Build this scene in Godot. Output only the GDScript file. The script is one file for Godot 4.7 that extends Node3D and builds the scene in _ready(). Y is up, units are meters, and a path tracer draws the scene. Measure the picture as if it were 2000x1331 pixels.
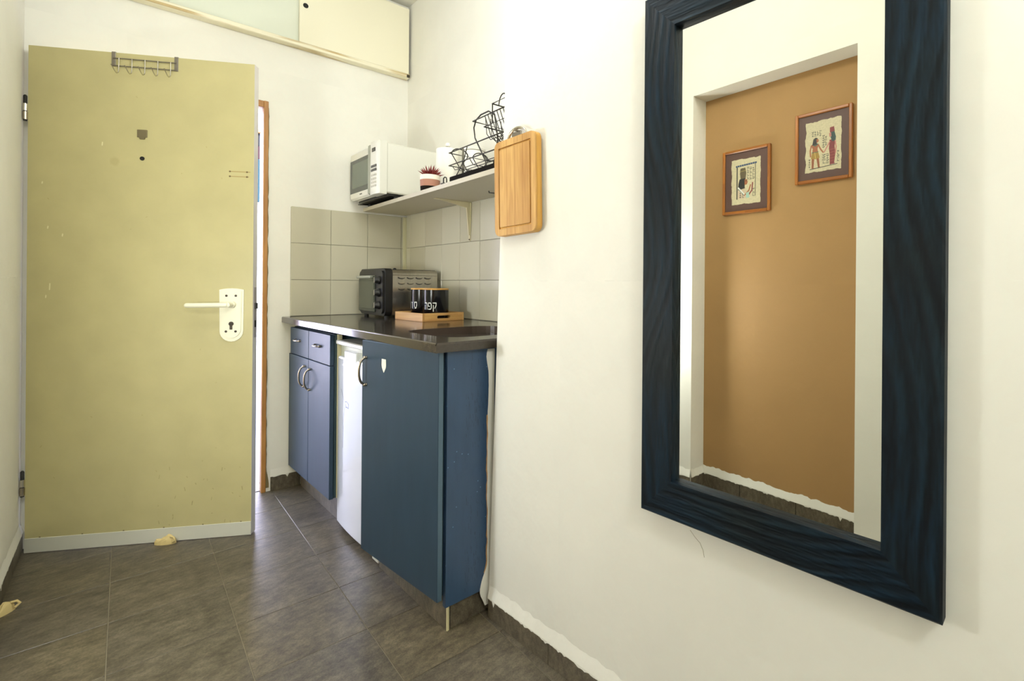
extends Node3D

# ------------------------------------------------------------------ setup
var M := {}
var used := {}
var rng := RandomNumberGenerator.new()
var grain := 1          # axis that the texture's v follows
var uvs := 1.0
var uvo := Vector2.ZERO

func _ready():
	rng.seed = 7
	setup_camera_and_light()
	make_materials()
	build_room()
	build_floor()
	build_baseboards()
	build_floor_lamp()
	build_door()
	build_overhead()
	build_outside()
	build_base_cabinet()
	build_fridge()
	build_sink_cabinet()
	build_counter()
	build_shelf()
	build_microwave()
	build_shelf_items()
	build_dish_rack()
	build_toaster()
	build_tray()
	build_cutting_board()
	build_mirror()
	build_pictures()
	build_small_things()
	build_plaster_marks()

func setup_camera_and_light():
	var cam := Camera3D.new()
	cam.name = "camera"
	add_child(cam)
	var near := 0.05
	cam.projection = Camera3D.PROJECTION_FRUSTUM
	cam.near = near
	cam.far = 200.0
	cam.size = near * 1331.0 / 975.0
	cam.frustum_offset = Vector2(-170.0, -107.5) * near / 975.0
	cam.position = Vector3(0, 1.1, 0)
	cam.basis = Basis(Vector3.UP, deg_to_rad(-43.4926)) * Basis(Vector3(0, 0, 1), 0.008)
	cam.current = true

	var env := Environment.new()
	env.background_mode = Environment.BG_SKY
	var sky := Sky.new()
	var sm := ProceduralSkyMaterial.new()
	sm.sky_top_color = Color(0.60, 0.70, 0.92)
	sm.sky_horizon_color = Color(0.93, 0.93, 0.97)
	sm.ground_horizon_color = Color(0.80, 0.79, 0.78)
	sm.ground_bottom_color = Color(0.55, 0.53, 0.50)
	sm.energy_multiplier = 7.0
	sm.sun_angle_max = 1.0
	sky.sky_material = sm
	env.sky = sky
	env.ambient_light_source = Environment.AMBIENT_SOURCE_SKY
	env.tonemap_mode = Environment.TONE_MAPPER_LINEAR
	env.tonemap_exposure = 1.12
	env.sdfgi_enabled = true
	env.ssao_enabled = true
	env.ssil_enabled = true
	var we := WorldEnvironment.new()
	we.name = "environment"
	we.environment = env
	add_child(we)

	# sun on the yard outside the door (it shines over the roof, none enters the room)
	var sun := DirectionalLight3D.new()
	sun.name = "sun"
	sun.light_energy = 10.0
	sun.light_color = Color(0.93, 0.94, 1.0)
	sun.light_angular_distance = 0.6
	sun.shadow_enabled = true
	sun.rotation_degrees = Vector3(-48, 14, 0)
	add_child(sun)
	# the light of the globe lamps (the lamps themselves are built with the room)
	for k in 3:
		var a := OmniLight3D.new()
		a.name = ["globe_lamp_light", "rear_globe_light", "floor_lamp_light"][k]
		a.light_size = [0.11, 0.11, 0.06][k]
		a.light_energy = [0.53, 1.30, 0.56][k]
		a.light_color = Color(0.975, 0.995, 1.0)
		a.omni_range = 12.0
		a.omni_attenuation = 2.0
		a.shadow_enabled = true
		a.position = LAMPS[k]
		add_child(a)

# ------------------------------------------------------------------ nodes
func numbered(called: String) -> String:
	if not used.has(called):
		used[called] = 0
		return called
	used[called] += 1
	return "%s_%03d" % [called, used[called]]

func tag(o, label, category, group = ""):
	o.set_meta("label", label)
	o.set_meta("category", category)
	if group != "":
		o.set_meta("group", group)

func thing(called, label, category, at = Vector3.ZERO, turn = 0.0, group = ""):
	var o := Node3D.new()
	o.name = numbered(called)
	add_child(o)
	o.position = at
	o.rotation.y = turn
	tag(o, label, category, group)
	return o

func setting(called, at = Vector3.ZERO, turn = 0.0):
	var o := Node3D.new()
	o.name = called
	add_child(o)
	o.position = at
	o.rotation.y = turn
	o.set_meta("kind", "structure")
	return o

func obj(called, st, m, parent = null):
	var o := MeshInstance3D.new()
	o.mesh = st if st is Mesh else st.commit()
	o.material_override = m
	if parent == null:
		o.name = numbered(called)
		add_child(o)
	else:
		o.name = called
		parent.add_child(o, true)
	return o

func struct(called, st, m):
	var o = obj(called, st, m)
	o.set_meta("kind", "structure")
	return o

# ------------------------------------------------------------------ shapes
func mb() -> SurfaceTool:
	var s := SurfaceTool.new()
	s.begin(Mesh.PRIMITIVE_TRIANGLES)
	return s

func uv_of(p: Vector3, n: Vector3) -> Vector2:
	var a := n.abs()
	var ax := 0
	if a.y >= a.x and a.y >= a.z:
		ax = 1
	elif a.z >= a.x and a.z >= a.y:
		ax = 2
	var o := [1, 2] if ax == 0 else ([0, 2] if ax == 1 else [0, 1])
	var v: int = o[1]
	var u: int = o[0]
	if o[0] == grain:
		v = o[0]
		u = o[1]
	return Vector2(p[u], p[v]) * uvs + uvo

# a, b, c run counter-clockwise seen from outside
func tri(s: SurfaceTool, a: Vector3, b: Vector3, c: Vector3):
	var n := (b - a).cross(c - a)
	if n.length_squared() < 1e-20:
		return
	n = n.normalized()
	for p in [a, c, b]:
		s.set_normal(n)
		s.set_uv(uv_of(p, n))
		s.add_vertex(p)

func trin(s, a, b, c, na, nb, nc, ua, ub, uc):
	s.set_normal(na); s.set_uv(ua); s.add_vertex(a)
	s.set_normal(nc); s.set_uv(uc); s.add_vertex(c)
	s.set_normal(nb); s.set_uv(ub); s.add_vertex(b)

func quad(s, a, b, c, d):
	tri(s, a, b, c)
	tri(s, a, c, d)

# a flat picture: corners in order lower-left, lower-right, upper-right, upper-left, seen from outside
func picture(s, a, b, c, d):
	var n: Vector3 = (b - a).cross(c - a).normalized()
	var q := [[a, Vector2(0, 1)], [c, Vector2(1, 0)], [b, Vector2(1, 1)], [a, Vector2(0, 1)], [d, Vector2(0, 0)], [c, Vector2(1, 0)]]
	for e in q:
		s.set_normal(n)
		s.set_uv(e[1])
		s.add_vertex(e[0])

# box from lo to hi with chamfered edges
func bx(s: SurfaceTool, lo: Vector3, hi: Vector3, b := 0.001, T := Transform3D.IDENTITY):
	var l := Vector3(minf(lo.x, hi.x), minf(lo.y, hi.y), minf(lo.z, hi.z))
	var h := Vector3(maxf(lo.x, hi.x), maxf(lo.y, hi.y), maxf(lo.z, hi.z))
	var c := (l + h) * 0.5
	var e := (h - l) * 0.5
	b = minf(b, minf(e.x, minf(e.y, e.z)) * 0.9)
	var P := func(sx, sy, sz, k) -> Vector3:
		var q := Vector3(e.x, e.y, e.z)
		for i in 3:
			if i != k:
				q[i] -= b
		return T * (c + q * Vector3(sx, sy, sz))
	for k in 3:
		var i := (k + 1) % 3
		var j := (k + 2) % 3
		for sg in [-1.0, 1.0]:
			var pts := []
			for st in [[-1.0, -1.0], [1.0, -1.0], [1.0, 1.0], [-1.0, 1.0]]:
				var v := Vector3()
				v[k] = sg
				v[i] = st[0]
				v[j] = st[1]
				pts.append(P.call(v.x, v.y, v.z, k))
			if sg > 0:
				quad(s, pts[0], pts[1], pts[2], pts[3])
			else:
				quad(s, pts[3], pts[2], pts[1], pts[0])
	if b <= 0.00001:
		return
	for k in 3:           # edges along axis k
		var i := (k + 1) % 3
		var j := (k + 2) % 3
		for si in [-1.0, 1.0]:
			for sj in [-1.0, 1.0]:
				var v0 := Vector3()
				v0[i] = si
				v0[j] = sj
				v0[k] = -1.0
				var v1 := v0
				v1[k] = 1.0
				var a0: Vector3 = P.call(v0.x, v0.y, v0.z, i)
				var a1: Vector3 = P.call(v1.x, v1.y, v1.z, i)
				var b0: Vector3 = P.call(v0.x, v0.y, v0.z, j)
				var b1: Vector3 = P.call(v1.x, v1.y, v1.z, j)
				if si * sj > 0:
					quad(s, a0, b0, b1, a1)
				else:
					quad(s, a0, a1, b1, b0)
	for sx in [-1.0, 1.0]:
		for sy in [-1.0, 1.0]:
			for sz in [-1.0, 1.0]:
				var x: Vector3 = P.call(sx, sy, sz, 0)
				var y: Vector3 = P.call(sx, sy, sz, 1)
				var z: Vector3 = P.call(sx, sy, sz, 2)
				if sx * sy * sz > 0:
					tri(s, x, y, z)
				else:
					tri(s, x, z, y)

func box(called, lo, hi, m, parent = null, b := 0.001, T := Transform3D.IDENTITY):
	var s := mb()
	bx(s, lo, hi, b, T)
	return obj(called, s, m, parent)

# polygon in T's xy plane (counter-clockwise), from z = z0 to z1
func prism(s: SurfaceTool, poly: PackedVector2Array, z0: float, z1: float, T := Transform3D.IDENTITY):
	if Geometry2D.is_polygon_clockwise(poly):
		poly.reverse()
	var ix := Geometry2D.triangulate_polygon(poly)
	if T.basis.determinant() < 0.0:      # mirrored frame: turn it round so that faces still point outwards
		T.basis.z = -T.basis.z
		var zz := z0
		z0 = -z1
		z1 = -zz
	for k in range(0, ix.size(), 3):
		var a := poly[ix[k]]
		var b := poly[ix[k + 1]]
		var c := poly[ix[k + 2]]
		if (b - a).cross(c - a) < 0:
			var t := b
			b = c
			c = t
		tri(s, T * Vector3(a.x, a.y, z1), T * Vector3(b.x, b.y, z1), T * Vector3(c.x, c.y, z1))
		tri(s, T * Vector3(a.x, a.y, z0), T * Vector3(c.x, c.y, z0), T * Vector3(b.x, b.y, z0))
	for k in poly.size():
		var a := poly[k]
		var b := poly[(k + 1) % poly.size()]
		quad(s, T * Vector3(a.x, a.y, z0), T * Vector3(b.x, b.y, z0), T * Vector3(b.x, b.y, z1), T * Vector3(a.x, a.y, z1))

# profile: Vector2(radius, height), bottom to top on the outside
func lathe(s: SurfaceTool, prof: Array, seg := 32, T := Transform3D.IDENTITY):
	for i in prof.size() - 1:
		var p: Vector2 = prof[i]
		var q: Vector2 = prof[i + 1]
		var d := q - p
		if d.length() < 1e-6:
			continue
		var n2 := Vector2(d.y, -d.x).normalized()
		var np := n2
		var nq := n2
		if i > 0:
			var e: Vector2 = p - prof[i - 1]
			var m2 := Vector2(e.y, -e.x).normalized()
			if m2.dot(n2) > 0.75:
				np = (m2 + n2).normalized()
		if i < prof.size() - 2:
			var e: Vector2 = prof[i + 2] - q
			var m2 := Vector2(e.y, -e.x).normalized()
			if m2.dot(n2) > 0.75:
				nq = (m2 + n2).normalized()
		for k in seg:
			var f0 := float(k) / seg
			var f1 := float(k + 1) / seg
			var c0 := Vector3(cos(f0 * TAU), 0, -sin(f0 * TAU))
			var c1 := Vector3(cos(f1 * TAU), 0, -sin(f1 * TAU))
			var a := T * (c0 * p.x + Vector3(0, p.y, 0))
			var b := T * (c1 * p.x + Vector3(0, p.y, 0))
			var c := T * (c1 * q.x + Vector3(0, q.y, 0))
			var dd := T * (c0 * q.x + Vector3(0, q.y, 0))
			var B := T.basis.orthonormalized()
			var na := B * (c0 * np.x + Vector3(0, np.y, 0))
			var nb := B * (c1 * np.x + Vector3(0, np.y, 0))
			var nc := B * (c1 * nq.x + Vector3(0, nq.y, 0))
			var nd := B * (c0 * nq.x + Vector3(0, nq.y, 0))
			var hh := 1.0 / maxf(0.0001, prof[prof.size() - 1].y - prof[0].y)
			var va: float = 1.0 - (p.y - prof[0].y) * hh
			var vb: float = 1.0 - (q.y - prof[0].y) * hh
			if p.x > 1e-6:
				trin(s, a, b, c, na, nb, nc, Vector2(f0, va), Vector2(f1, va), Vector2(f1, vb))
			if q.x > 1e-6:
				trin(s, a, c, dd, na, nc, nd, Vector2(f0, va), Vector2(f1, vb), Vector2(f0, vb))

func tube(s: SurfaceTool, pts: Array, r: float, seg := 8, closed := false):
	var n := pts.size()
	var rings := []
	var nrm := []
	var up := Vector3.UP
	var prev := Vector3.ZERO
	for i in n:
		var t: Vector3
		if closed:
			t = (pts[(i + 1) % n] - pts[(i + n - 1) % n]).normalized()
		elif i == 0:
			t = (pts[1] - pts[0]).normalized()
		elif i == n - 1:
			t = (pts[n - 1] - pts[n - 2]).normalized()
		else:
			t = ((pts[i + 1] - pts[i]).normalized() + (pts[i] - pts[i - 1]).normalized()).normalized()
		var x: Vector3
		if prev == Vector3.ZERO:
			x = t.cross(up)
			if x.length() < 0.1:
				x = t.cross(Vector3.RIGHT)
		else:
			x = prev - t * prev.dot(t)
		x = x.normalized()
		prev = x
		var y := t.cross(x).normalized()
		var ring := []
		var rn := []
		for k in seg:
			var a := TAU * k / seg
			var dd := x * cos(a) + y * sin(a)
			ring.append(pts[i] + dd * r)
			rn.append(dd)
		rings.append(ring)
		nrm.append(rn)
	var m := n if closed else n - 1
	for i in m:
		var j := (i + 1) % n
		for k in seg:
			var l := (k + 1) % seg
			var u := Vector2(float(k) / seg, i)
			trin(s, rings[i][k], rings[i][l], rings[j][l], nrm[i][k], nrm[i][l], nrm[j][l], u, u, u)
			trin(s, rings[i][k], rings[j][l], rings[j][k], nrm[i][k], nrm[j][l], nrm[j][k], u, u, u)
	if not closed:
		for k in seg:
			var l := (k + 1) % seg
			tri(s, pts[0], rings[0][l], rings[0][k])
			tri(s, pts[n - 1], rings[n - 1][k], rings[n - 1][l])

func wire(called, pts, r, m, parent, seg := 6, closed := false):
	var s := mb()
	tube(s, pts, r, seg, closed)
	return obj(called, s, m, parent)

func ball(s, c: Vector3, r: float, seg := 16):
	var prof := []
	for i in 9:
		var a := -PI / 2 + PI * i / 8.0
		prof.append(Vector2(maxf(0.0, cos(a) * r), sin(a) * r))
	lathe(s, prof, seg, Transform3D(Basis(), c))

func arc(c: Vector3, ax: Vector3, ay: Vector3, a0: float, a1: float, n: int) -> Array:
	var o := []
	for i in n + 1:
		var a := a0 + (a1 - a0) * i / n
		o.append(c + ax * cos(a) + ay * sin(a))
	return o

func facing(c: Vector3, towards: Vector3) -> Transform3D:   # local y points towards
	var y := towards.normalized()
	var x := y.cross(Vector3.UP)
	if x.length() < 0.1:
		x = Vector3.RIGHT
	x = x.normalized()
	return Transform3D(Basis(x, y, x.cross(y)), c)

func rounded(w: float, h: float, r: float, n := 5, at := Vector2.ZERO) -> PackedVector2Array:
	var p := PackedVector2Array()
	for q in [[w / 2 - r, h / 2 - r, 0.0], [-w / 2 + r, h / 2 - r, 90.0], [-w / 2 + r, -h / 2 + r, 180.0], [w / 2 - r, -h / 2 + r, 270.0]]:
		for i in n + 1:
			var a := deg_to_rad(q[2] + 90.0 * i / n)
			p.append(at + Vector2(q[0] + r * cos(a), q[1] + r * sin(a)))
	return p

# ------------------------------------------------------------------ images
func noise(seed_: int, freq: float, oct := 3) -> FastNoiseLite:
	var f := FastNoiseLite.new()
	f.seed = seed_
	f.frequency = freq
	f.noise_type = FastNoiseLite.TYPE_SIMPLEX_SMOOTH
	f.fractal_octaves = oct
	return f

func tex(img: Image) -> ImageTexture:
	img.generate_mipmaps()
	return ImageTexture.create_from_image(img)

func line(img: Image, pts: Array, w: float, col: Color):
	for i in pts.size() - 1:
		var a: Vector2 = pts[i]
		var b: Vector2 = pts[i + 1]
		var lo := Vector2(minf(a.x, b.x), minf(a.y, b.y)) - Vector2(w, w)
		var hi := Vector2(maxf(a.x, b.x), maxf(a.y, b.y)) + Vector2(w, w)
		for y in range(maxi(0, int(lo.y)), mini(img.get_height() - 1, int(hi.y) + 1) + 1):
			for x in range(maxi(0, int(lo.x)), mini(img.get_width() - 1, int(hi.x) + 1) + 1):
				var p := Vector2(x + 0.5, y + 0.5)
				var q := Geometry2D.get_closest_point_to_segment(p, a, b)
				var k := clampf(w * 0.5 + 0.5 - p.distance_to(q), 0.0, 1.0)
				if k > 0.0:
					img.set_pixel(x, y, img.get_pixel(x, y).lerp(col, k * col.a))

func fill(img: Image, pts: Array, col: Color):
	var pp := PackedVector2Array(pts)
	var lo := pp[0]
	var hi := pp[0]
	for p in pp:
		lo = Vector2(minf(lo.x, p.x), minf(lo.y, p.y))
		hi = Vector2(maxf(hi.x, p.x), maxf(hi.y, p.y))
	for y in range(maxi(0, int(lo.y)), mini(img.get_height() - 1, int(hi.y)) + 1):
		for x in range(maxi(0, int(lo.x)), mini(img.get_width() - 1, int(hi.x)) + 1):
			if Geometry2D.is_point_in_polygon(Vector2(x + 0.5, y + 0.5), pp):
				img.set_pixel(x, y, col)

func mat(c: Color, rough := 0.6, metal := 0.0) -> StandardMaterial3D:
	var m := StandardMaterial3D.new()
	m.albedo_color = c
	m.roughness = rough
	m.metallic = metal
	m.cull_mode = BaseMaterial3D.CULL_DISABLED
	return m

func textured(img: Image, rough := 0.6, relief: Image = null, depth := 1.0) -> StandardMaterial3D:
	var m := mat(Color.WHITE, rough)
	m.albedo_texture = tex(img)
	if relief != null:
		var r: Image = relief.duplicate()
		r.bump_map_to_normal_map(depth)
		m.normal_enabled = true
		m.normal_texture = tex(r)
	return m

func hexc(h: String) -> Color:
	return Color.html(h)

func make_materials():
	# painted plaster: an uneven, brushed coat
	var n1 := noise(3, 0.006, 4)
	var n2 := noise(5, 0.05, 3)
	var im := Image.create(512, 512, false, Image.FORMAT_RGB8)
	var hm := Image.create(512, 512, false, Image.FORMAT_RGB8)
	for y in 512:
		for x in 512:
			var v := 0.5 + 0.5 * n1.get_noise_2d(x, y)
			var k := 0.965 + 0.035 * v
			im.set_pixel(x, y, Color(k, k * 0.997, k * 0.985))
			var h := 0.5 + 0.35 * n2.get_noise_2d(x, y * 0.8) + 0.25 * n1.get_noise_2d(x * 2.0, y * 2.0)
			hm.set_pixel(x, y, Color(h, h, h))
	var pl := textured(im, 0.75, hm, 1.2)
	pl.albedo_color = hexc("f0eee6")
	pl.uv1_triplanar = true
	pl.uv1_world_triplanar = true
	pl.uv1_scale = Vector3(0.9, 0.9, 0.9)
	pl.normal_scale = 0.35
	M.plaster = pl
	var pe: StandardMaterial3D = pl.duplicate()
	pe.albedo_color = hexc("b08a59")
	M.peach = pe
	var ce: StandardMaterial3D = pl.duplicate()
	ce.albedo_color = hexc("e6e4da")
	M.ceiling = ce
	var po: StandardMaterial3D = pl.duplicate()
	po.albedo_color = hexc("ece8da")
	M.patch = po

	# floor: stone-look porcelain with soft streaks
	var fa := noise(11, 0.012, 5)
	var fb := noise(12, 0.05, 4)
	var fc := noise(13, 0.2, 2)
	var fl := Image.create(1024, 1024, false, Image.FORMAT_RGB8)
	for y in 1024:
		for x in 1024:
			var v := 0.5 + 0.30 * fa.get_noise_2d(x * 0.6 + y * 0.2, y) + 0.34 * fb.get_noise_2d(x * 0.55 + y * 0.25, y) + 0.26 * fc.get_noise_2d(x * 0.75 + y * 0.2, y)
			v = clampf(v, 0.0, 1.0)
			var c := hexc("3d3833").lerp(hexc("7f786e"), v)
			fl.set_pixel(x, y, c)
	M.floor = []
	for t in [Color(1, 0.975, 0.89), Color(0.96, 0.94, 0.87), Color(1.0, 0.97, 0.86)]:
		var fm := textured(fl, 0.36)
		fm.albedo_color = t
		M.floor.append(fm)
	M.skirting = M.floor[0]
	M.grout = mat(hexc("8f866f"), 0.9)
	M.grout_dark = mat(hexc("8b8778"), 0.9)

	# door paint with the chips and scuffs it has
	var dp := Image.create(512, 1280, false, Image.FORMAT_RGB8)
	var dn := noise(21, 0.008, 4)
	for y in 1280:
		for x in 512:
			var k := 0.985 + 0.03 * dn.get_noise_2d(x, y)
			dp.set_pixel(x, y, Color(0.765 * k, 0.725 * k, 0.525 * k))
	var dx := 512.0 / 0.815
	var dy := 1280.0 / 2.04
	var D := func(s: float, y: float) -> Vector2: return Vector2(s * dx, (2.05 - y) * dy)
	var chip := Color(0.90, 0.88, 0.72, 0.9)
	var scuff := Color(0.50, 0.45, 0.30, 0.5)
	for c in [[0.07, 1.32, 0.004], [0.078, 1.08, 0.012], [0.12, 1.29, 0.004], [0.255, 1.67, 0.006], [0.05, 1.5, 0.003], [0.065, 1.04, 0.004]]:
		line(dp, [D.call(c[0], c[1] + c[2]), D.call(c[0] - 0.001, c[1] - c[2])], 2.5, chip)
	for k in 26:
		var q: Vector2 = D.call(rng.randf_range(0.45, 0.8), rng.randf_range(0.07, 0.32))
		line(dp, [q, q + Vector2(rng.randf_range(-2, 2), rng.randf_range(-9, 9))], rng.randf_range(1.0, 2.2), Color(0.45, 0.38, 0.22, 0.35))
	for k in 16:
		var q: Vector2 = D.call(rng.randf_range(0.05, 0.78), rng.randf_range(0.3, 1.9))
		line(dp, [q, q + Vector2(rng.randf_range(-3, 3), rng.randf_range(-4, 4))], 1.4, Color(0.62, 0.55, 0.34, 0.5))
	for k in 6:
		var q: Vector2 = D.call(0.05 + 0.145 * k, 0.068)
		line(dp, [q, q + Vector2(0.5, 0)], 3.0, Color(0.35, 0.28, 0.16, 0.9))
	for y in [1.581, 1.560]:
		line(dp, [D.call(0.722, y), D.call(0.80 if y > 1.57 else 0.795, y)], 1.4, Color(0.55, 0.42, 0.2, 0.9))
		for s in [0.722, 0.788]:
			line(dp, [D.call(s, y), D.call(s, y) + Vector2(0.5, 0)], 4.0, Color(0.3, 0.22, 0.1, 0.9))
	var cc: Vector2 = D.call(0.298, 1.60)
	for y in range(-14, 15):
		for x in range(-14, 15):
			var r := Vector2(x, y).length() + 2.0 * dn.get_noise_2d(x * 9, y * 9)
			if r < 13.0:
				var p := Vector2i(int(cc.x) + x, int(cc.y) + y)
				dp.set_pixelv(p, dp.get_pixelv(p).lerp(Color(0.66, 0.61, 0.42), 0.34 * clampf((13.0 - r) / 6.0, 0.0, 1.0)))
	M.door = textured(dp, 0.42)
	M.door_paint = mat(Color(0.765, 0.725, 0.525), 0.42)
	M.door_edge = mat(hexc("dcd6cf"), 0.35)
	M.kick = mat(hexc("d2d0bf"), 0.4)
	M.ivory = mat(hexc("f3eed2"), 0.35)
	M.dark = mat(hexc("17140f"), 0.6)
	M.screw = mat(hexc("4a4238"), 0.4, 0.7)
	M.steel_grey = mat(hexc("8c857c"), 0.38, 0.85)
	M.chrome = mat(hexc("cfcac0"), 0.16, 1.0)
	M.nickel = mat(hexc("a99f90"), 0.25, 1.0)
	M.jamb = wood_mat(hexc("c08d4e"), hexc("8e5f2c"), 31, 10.0, 0.5)
	M.board_cream = mat(hexc("efe9cf"), 0.5)
	M.board_green = mat(hexc("dee1cf"), 0.45)
	var rl := Image.create(1024, 64, false, Image.FORMAT_RGB8)
	var rn := noise(41, 0.02, 4)
	for y in 64:
		for x in 1024:
			var k := clampf((rn.get_noise_2d(x, y * 2.0) - 0.12) * 3.0, 0.0, 1.0)
			rl.set_pixel(x, y, hexc("efe8cd").lerp(hexc("b79a63"), k * 0.75))
	M.rail = textured(rl, 0.6)

	# kitchen
	var bl := Image.create(512, 512, false, Image.FORMAT_RGB8)
	var bn := noise(51, 0.01, 4)
	var bs := noise(52, 0.03, 3)
	for y in 512:
		for x in 512:
			var k := 1.0 + 0.05 * bn.get_noise_2d(x * 3.0, y * 0.5)
			bl.set_pixel(x, y, Color(0.172 * k, 0.240 * k, 0.300 * k))
	M.blue = textured(bl, 0.42)
	M.blue.metallic_specular = 0.38
	var bw: Image = bl.duplicate()
	for k in 90:
		var q := Vector2(rng.randf_range(100, 182), rng.randf_range(60, 420))
		var r := rng.randf_range(0.6, 1.6)
		line(bw, [q, q + Vector2(rng.randf_range(-2, 2), rng.randf_range(2, 22))], r, Color(0.10, 0.12, 0.15, 0.5))
	for k in 12:
		var q := Vector2(rng.randf_range(20, 230), rng.randf_range(20, 480))
		line(bw, [q, q + Vector2(0.5, 0.5)], 2.2, Color(0.55, 0.66, 0.74, 0.8))
	for y in 512:
		for x in 512:
			var c := bw.get_pixel(x, y)
			bw.set_pixel(x, y, Color(c.r * 1.14, c.g * 1.22, c.b * 1.36))
	M.blue_worn = textured(bw, 0.4)
	M.blue_edge = mat(hexc("4a6273"), 0.35)
	M.carcass = mat(hexc("2c4048"), 0.45)
	M.cream_edge = mat(hexc("cfc79d"), 0.5)
	var ct := Image.create(512, 512, false, Image.FORMAT_RGB8)
	var cn := noise(61, 0.15, 3)
	for y in 512:
		for x in 512:
			var k := 0.96 + 0.10 * cn.get_noise_2d(x, y)
			ct.set_pixel(x, y, Color(0.255 * k, 0.228 * k, 0.198 * k))
	M.counter = textured(ct, 0.13)
	M.sink = mat(hexc("4a3d33"), 0.3)
	M.white_gloss = mat(hexc("eceef0"), 0.12)
	M.white_plastic = mat(hexc("dedccf"), 0.35)
	M.tile = []
	for t in ["c8c4ad", "c4bfa8", "cbc7b1"]:
		M.tile.append(mat(hexc(t), 0.16))
	M.corner_trim = mat(hexc("d8d3ac"), 0.4)
	M.shelf = mat(hexc("bdb59c"), 0.5)
	M.bracket = mat(hexc("dcd3ae"), 0.45)
	M.black_plastic = mat(hexc("171512"), 0.38)
	M.black_matte = mat(hexc("1a1714"), 0.85)
	M.black_matte.metallic_specular = 0.15
	M.black_gloss = mat(hexc("0d0d0f"), 0.12)
	M.black_wire = mat(hexc("35322b"), 0.45, 0.4)
	M.dark_glass = mat(hexc("3d4238"), 0.1)
	M.dark_glass2 = mat(hexc("5f6858"), 0.12)
	M.grey_plastic = mat(hexc("9a9b8d"), 0.4)
	M.button = mat(hexc("57554e"), 0.5)
	M.button_light = mat(hexc("c2beb0"), 0.5)
	M.pot_cream = mat(hexc("f1e8d4"), 0.6)
	M.pot_clay = mat(hexc("a97762"), 0.7)
	M.pot_dark = mat(hexc("1f1a16"), 0.85)
	M.pot_dark.metallic_specular = 0.15
	M.succulent = mat(hexc("7c2620"), 0.5)
	M.paper = mat(hexc("f4f1e4"), 0.9)
	M.ceramic = mat(hexc("f2eee0"), 0.3)
	var bt := Image.create(512, 512, false, Image.FORMAT_RGB8)
	var btn := noise(71, 0.06, 3)
	for y in 512:
		for x in 512:
			var k := 0.95 + 0.05 * btn.get_noise_2d(x * 0.25, y * 3.0)
			bt.set_pixel(x, y, Color(0.74 * k, 0.72 * k, 0.67 * k))
	M.stainless = textured(bt, 0.26)
	M.stainless.metallic = 0.95
	M.bamboo = wood_mat(hexc("d6ac6a"), hexc("ad7d42"), 81, 16.0, 0.42)
	M.bamboo_edge = wood_mat(hexc("d8a850"), hexc("bd8a3c"), 82, 12.0, 0.42)
	M.frame_wood = frame_mat()
	M.glass_mirror = mat(Color(0.93, 0.93, 0.90), 0.0, 1.0)
	M.pic_frame = wood_mat(hexc("b87324"), hexc("8c4f14"), 91, 14.0, 0.35)
	M.mat_board = mat(hexc("5f3e32"), 0.85)
	M.wood_back = mat(hexc("7a6a50"), 0.8)
	M.foam = mat(hexc("d8c184"), 0.7)
	M.outside_wall = mat(hexc("e6dfe4"), 0.9)
	M.outside_ground = mat(hexc("a7a09a"), 0.8)
	M.cloth_teal = mat(hexc("0b3038"), 0.9)
	M.cloth_red = mat(hexc("2b0810"), 0.9)
	M.cloth_black = mat(hexc("0b0b0e"), 0.9)
	M.window_white = mat(hexc("e8e8e4"), 0.4)
	var gl := mat(Color(0.95, 0.97, 0.97, 0.08), 0.02)
	gl.transparency = BaseMaterial3D.TRANSPARENCY_ALPHA
	M.pane = gl
	var lamp := mat(hexc("fff6e0"), 0.4)
	lamp.emission_enabled = true
	lamp.emission = Color(0.985, 1.0, 0.98)
	lamp.emission_energy_multiplier = 1.2
	M.lamp = lamp

func wood_mat(c1: Color, c2: Color, sd: int, freq: float, rough: float) -> StandardMaterial3D:
	var im := Image.create(256, 512, false, Image.FORMAT_RGB8)
	var a := noise(sd, 0.02, 3)
	var b := noise(sd + 1, 0.12, 2)
	var r := RandomNumberGenerator.new()
	r.seed = sd
	var tone := []
	for k in int(freq) + 2:
		tone.append(r.randf())
	for y in 512:
		for x in 256:
			var st: float = tone[int(x / 256.0 * freq)]
			var v := 0.62 * st + 0.2 + 0.35 * a.get_noise_2d(x * 2.0, y * 0.15) + 0.3 * b.get_noise_2d(x * 2.0, y * 0.08)
			var fr := fposmod(x / 256.0 * freq, 1.0)
			if fr < 0.10:
				v += 0.35
			im.set_pixel(x, y, c1.lerp(c2, clampf(v, 0.0, 1.2)))
	return textured(im, rough)

func frame_mat() -> StandardMaterial3D:
	var im := Image.create(512, 1024, false, Image.FORMAT_RGB8)
	var hm := Image.create(512, 1024, false, Image.FORMAT_RGB8)
	var a := noise(101, 0.004, 2)
	var b := noise(102, 0.10, 3)
	var c := noise(103, 0.004, 3)
	var e := noise(104, 0.35, 2)
	for y in 1024:
		for x in 512:
			var w := a.get_noise_2d(x * 0.7, y * 0.30)
			var g := sin(x * 0.62 + w * 26.0)
			var f := b.get_noise_2d(x * 1.6 + w * 60.0, y * 0.035)
			var pore := e.get_noise_2d(x * 1.5, y * 0.06)
			var v := clampf(0.42 + 0.16 * g + 0.45 * f + 0.25 * pore, 0.0, 1.0)
			var warm := clampf(0.35 + 1.1 * c.get_noise_2d(x, y), 0.0, 1.0)
			var light := hexc("132b3c").lerp(hexc("1e2829"), warm)
			im.set_pixel(x, y, hexc("070c11").lerp(light, v))
			hm.set_pixel(x, y, Color(v, v, v))
	var m := textured(im, 0.55, hm, 1.4)
	m.normal_scale = 0.45
	m.metallic_specular = 0.3
	return m

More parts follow.
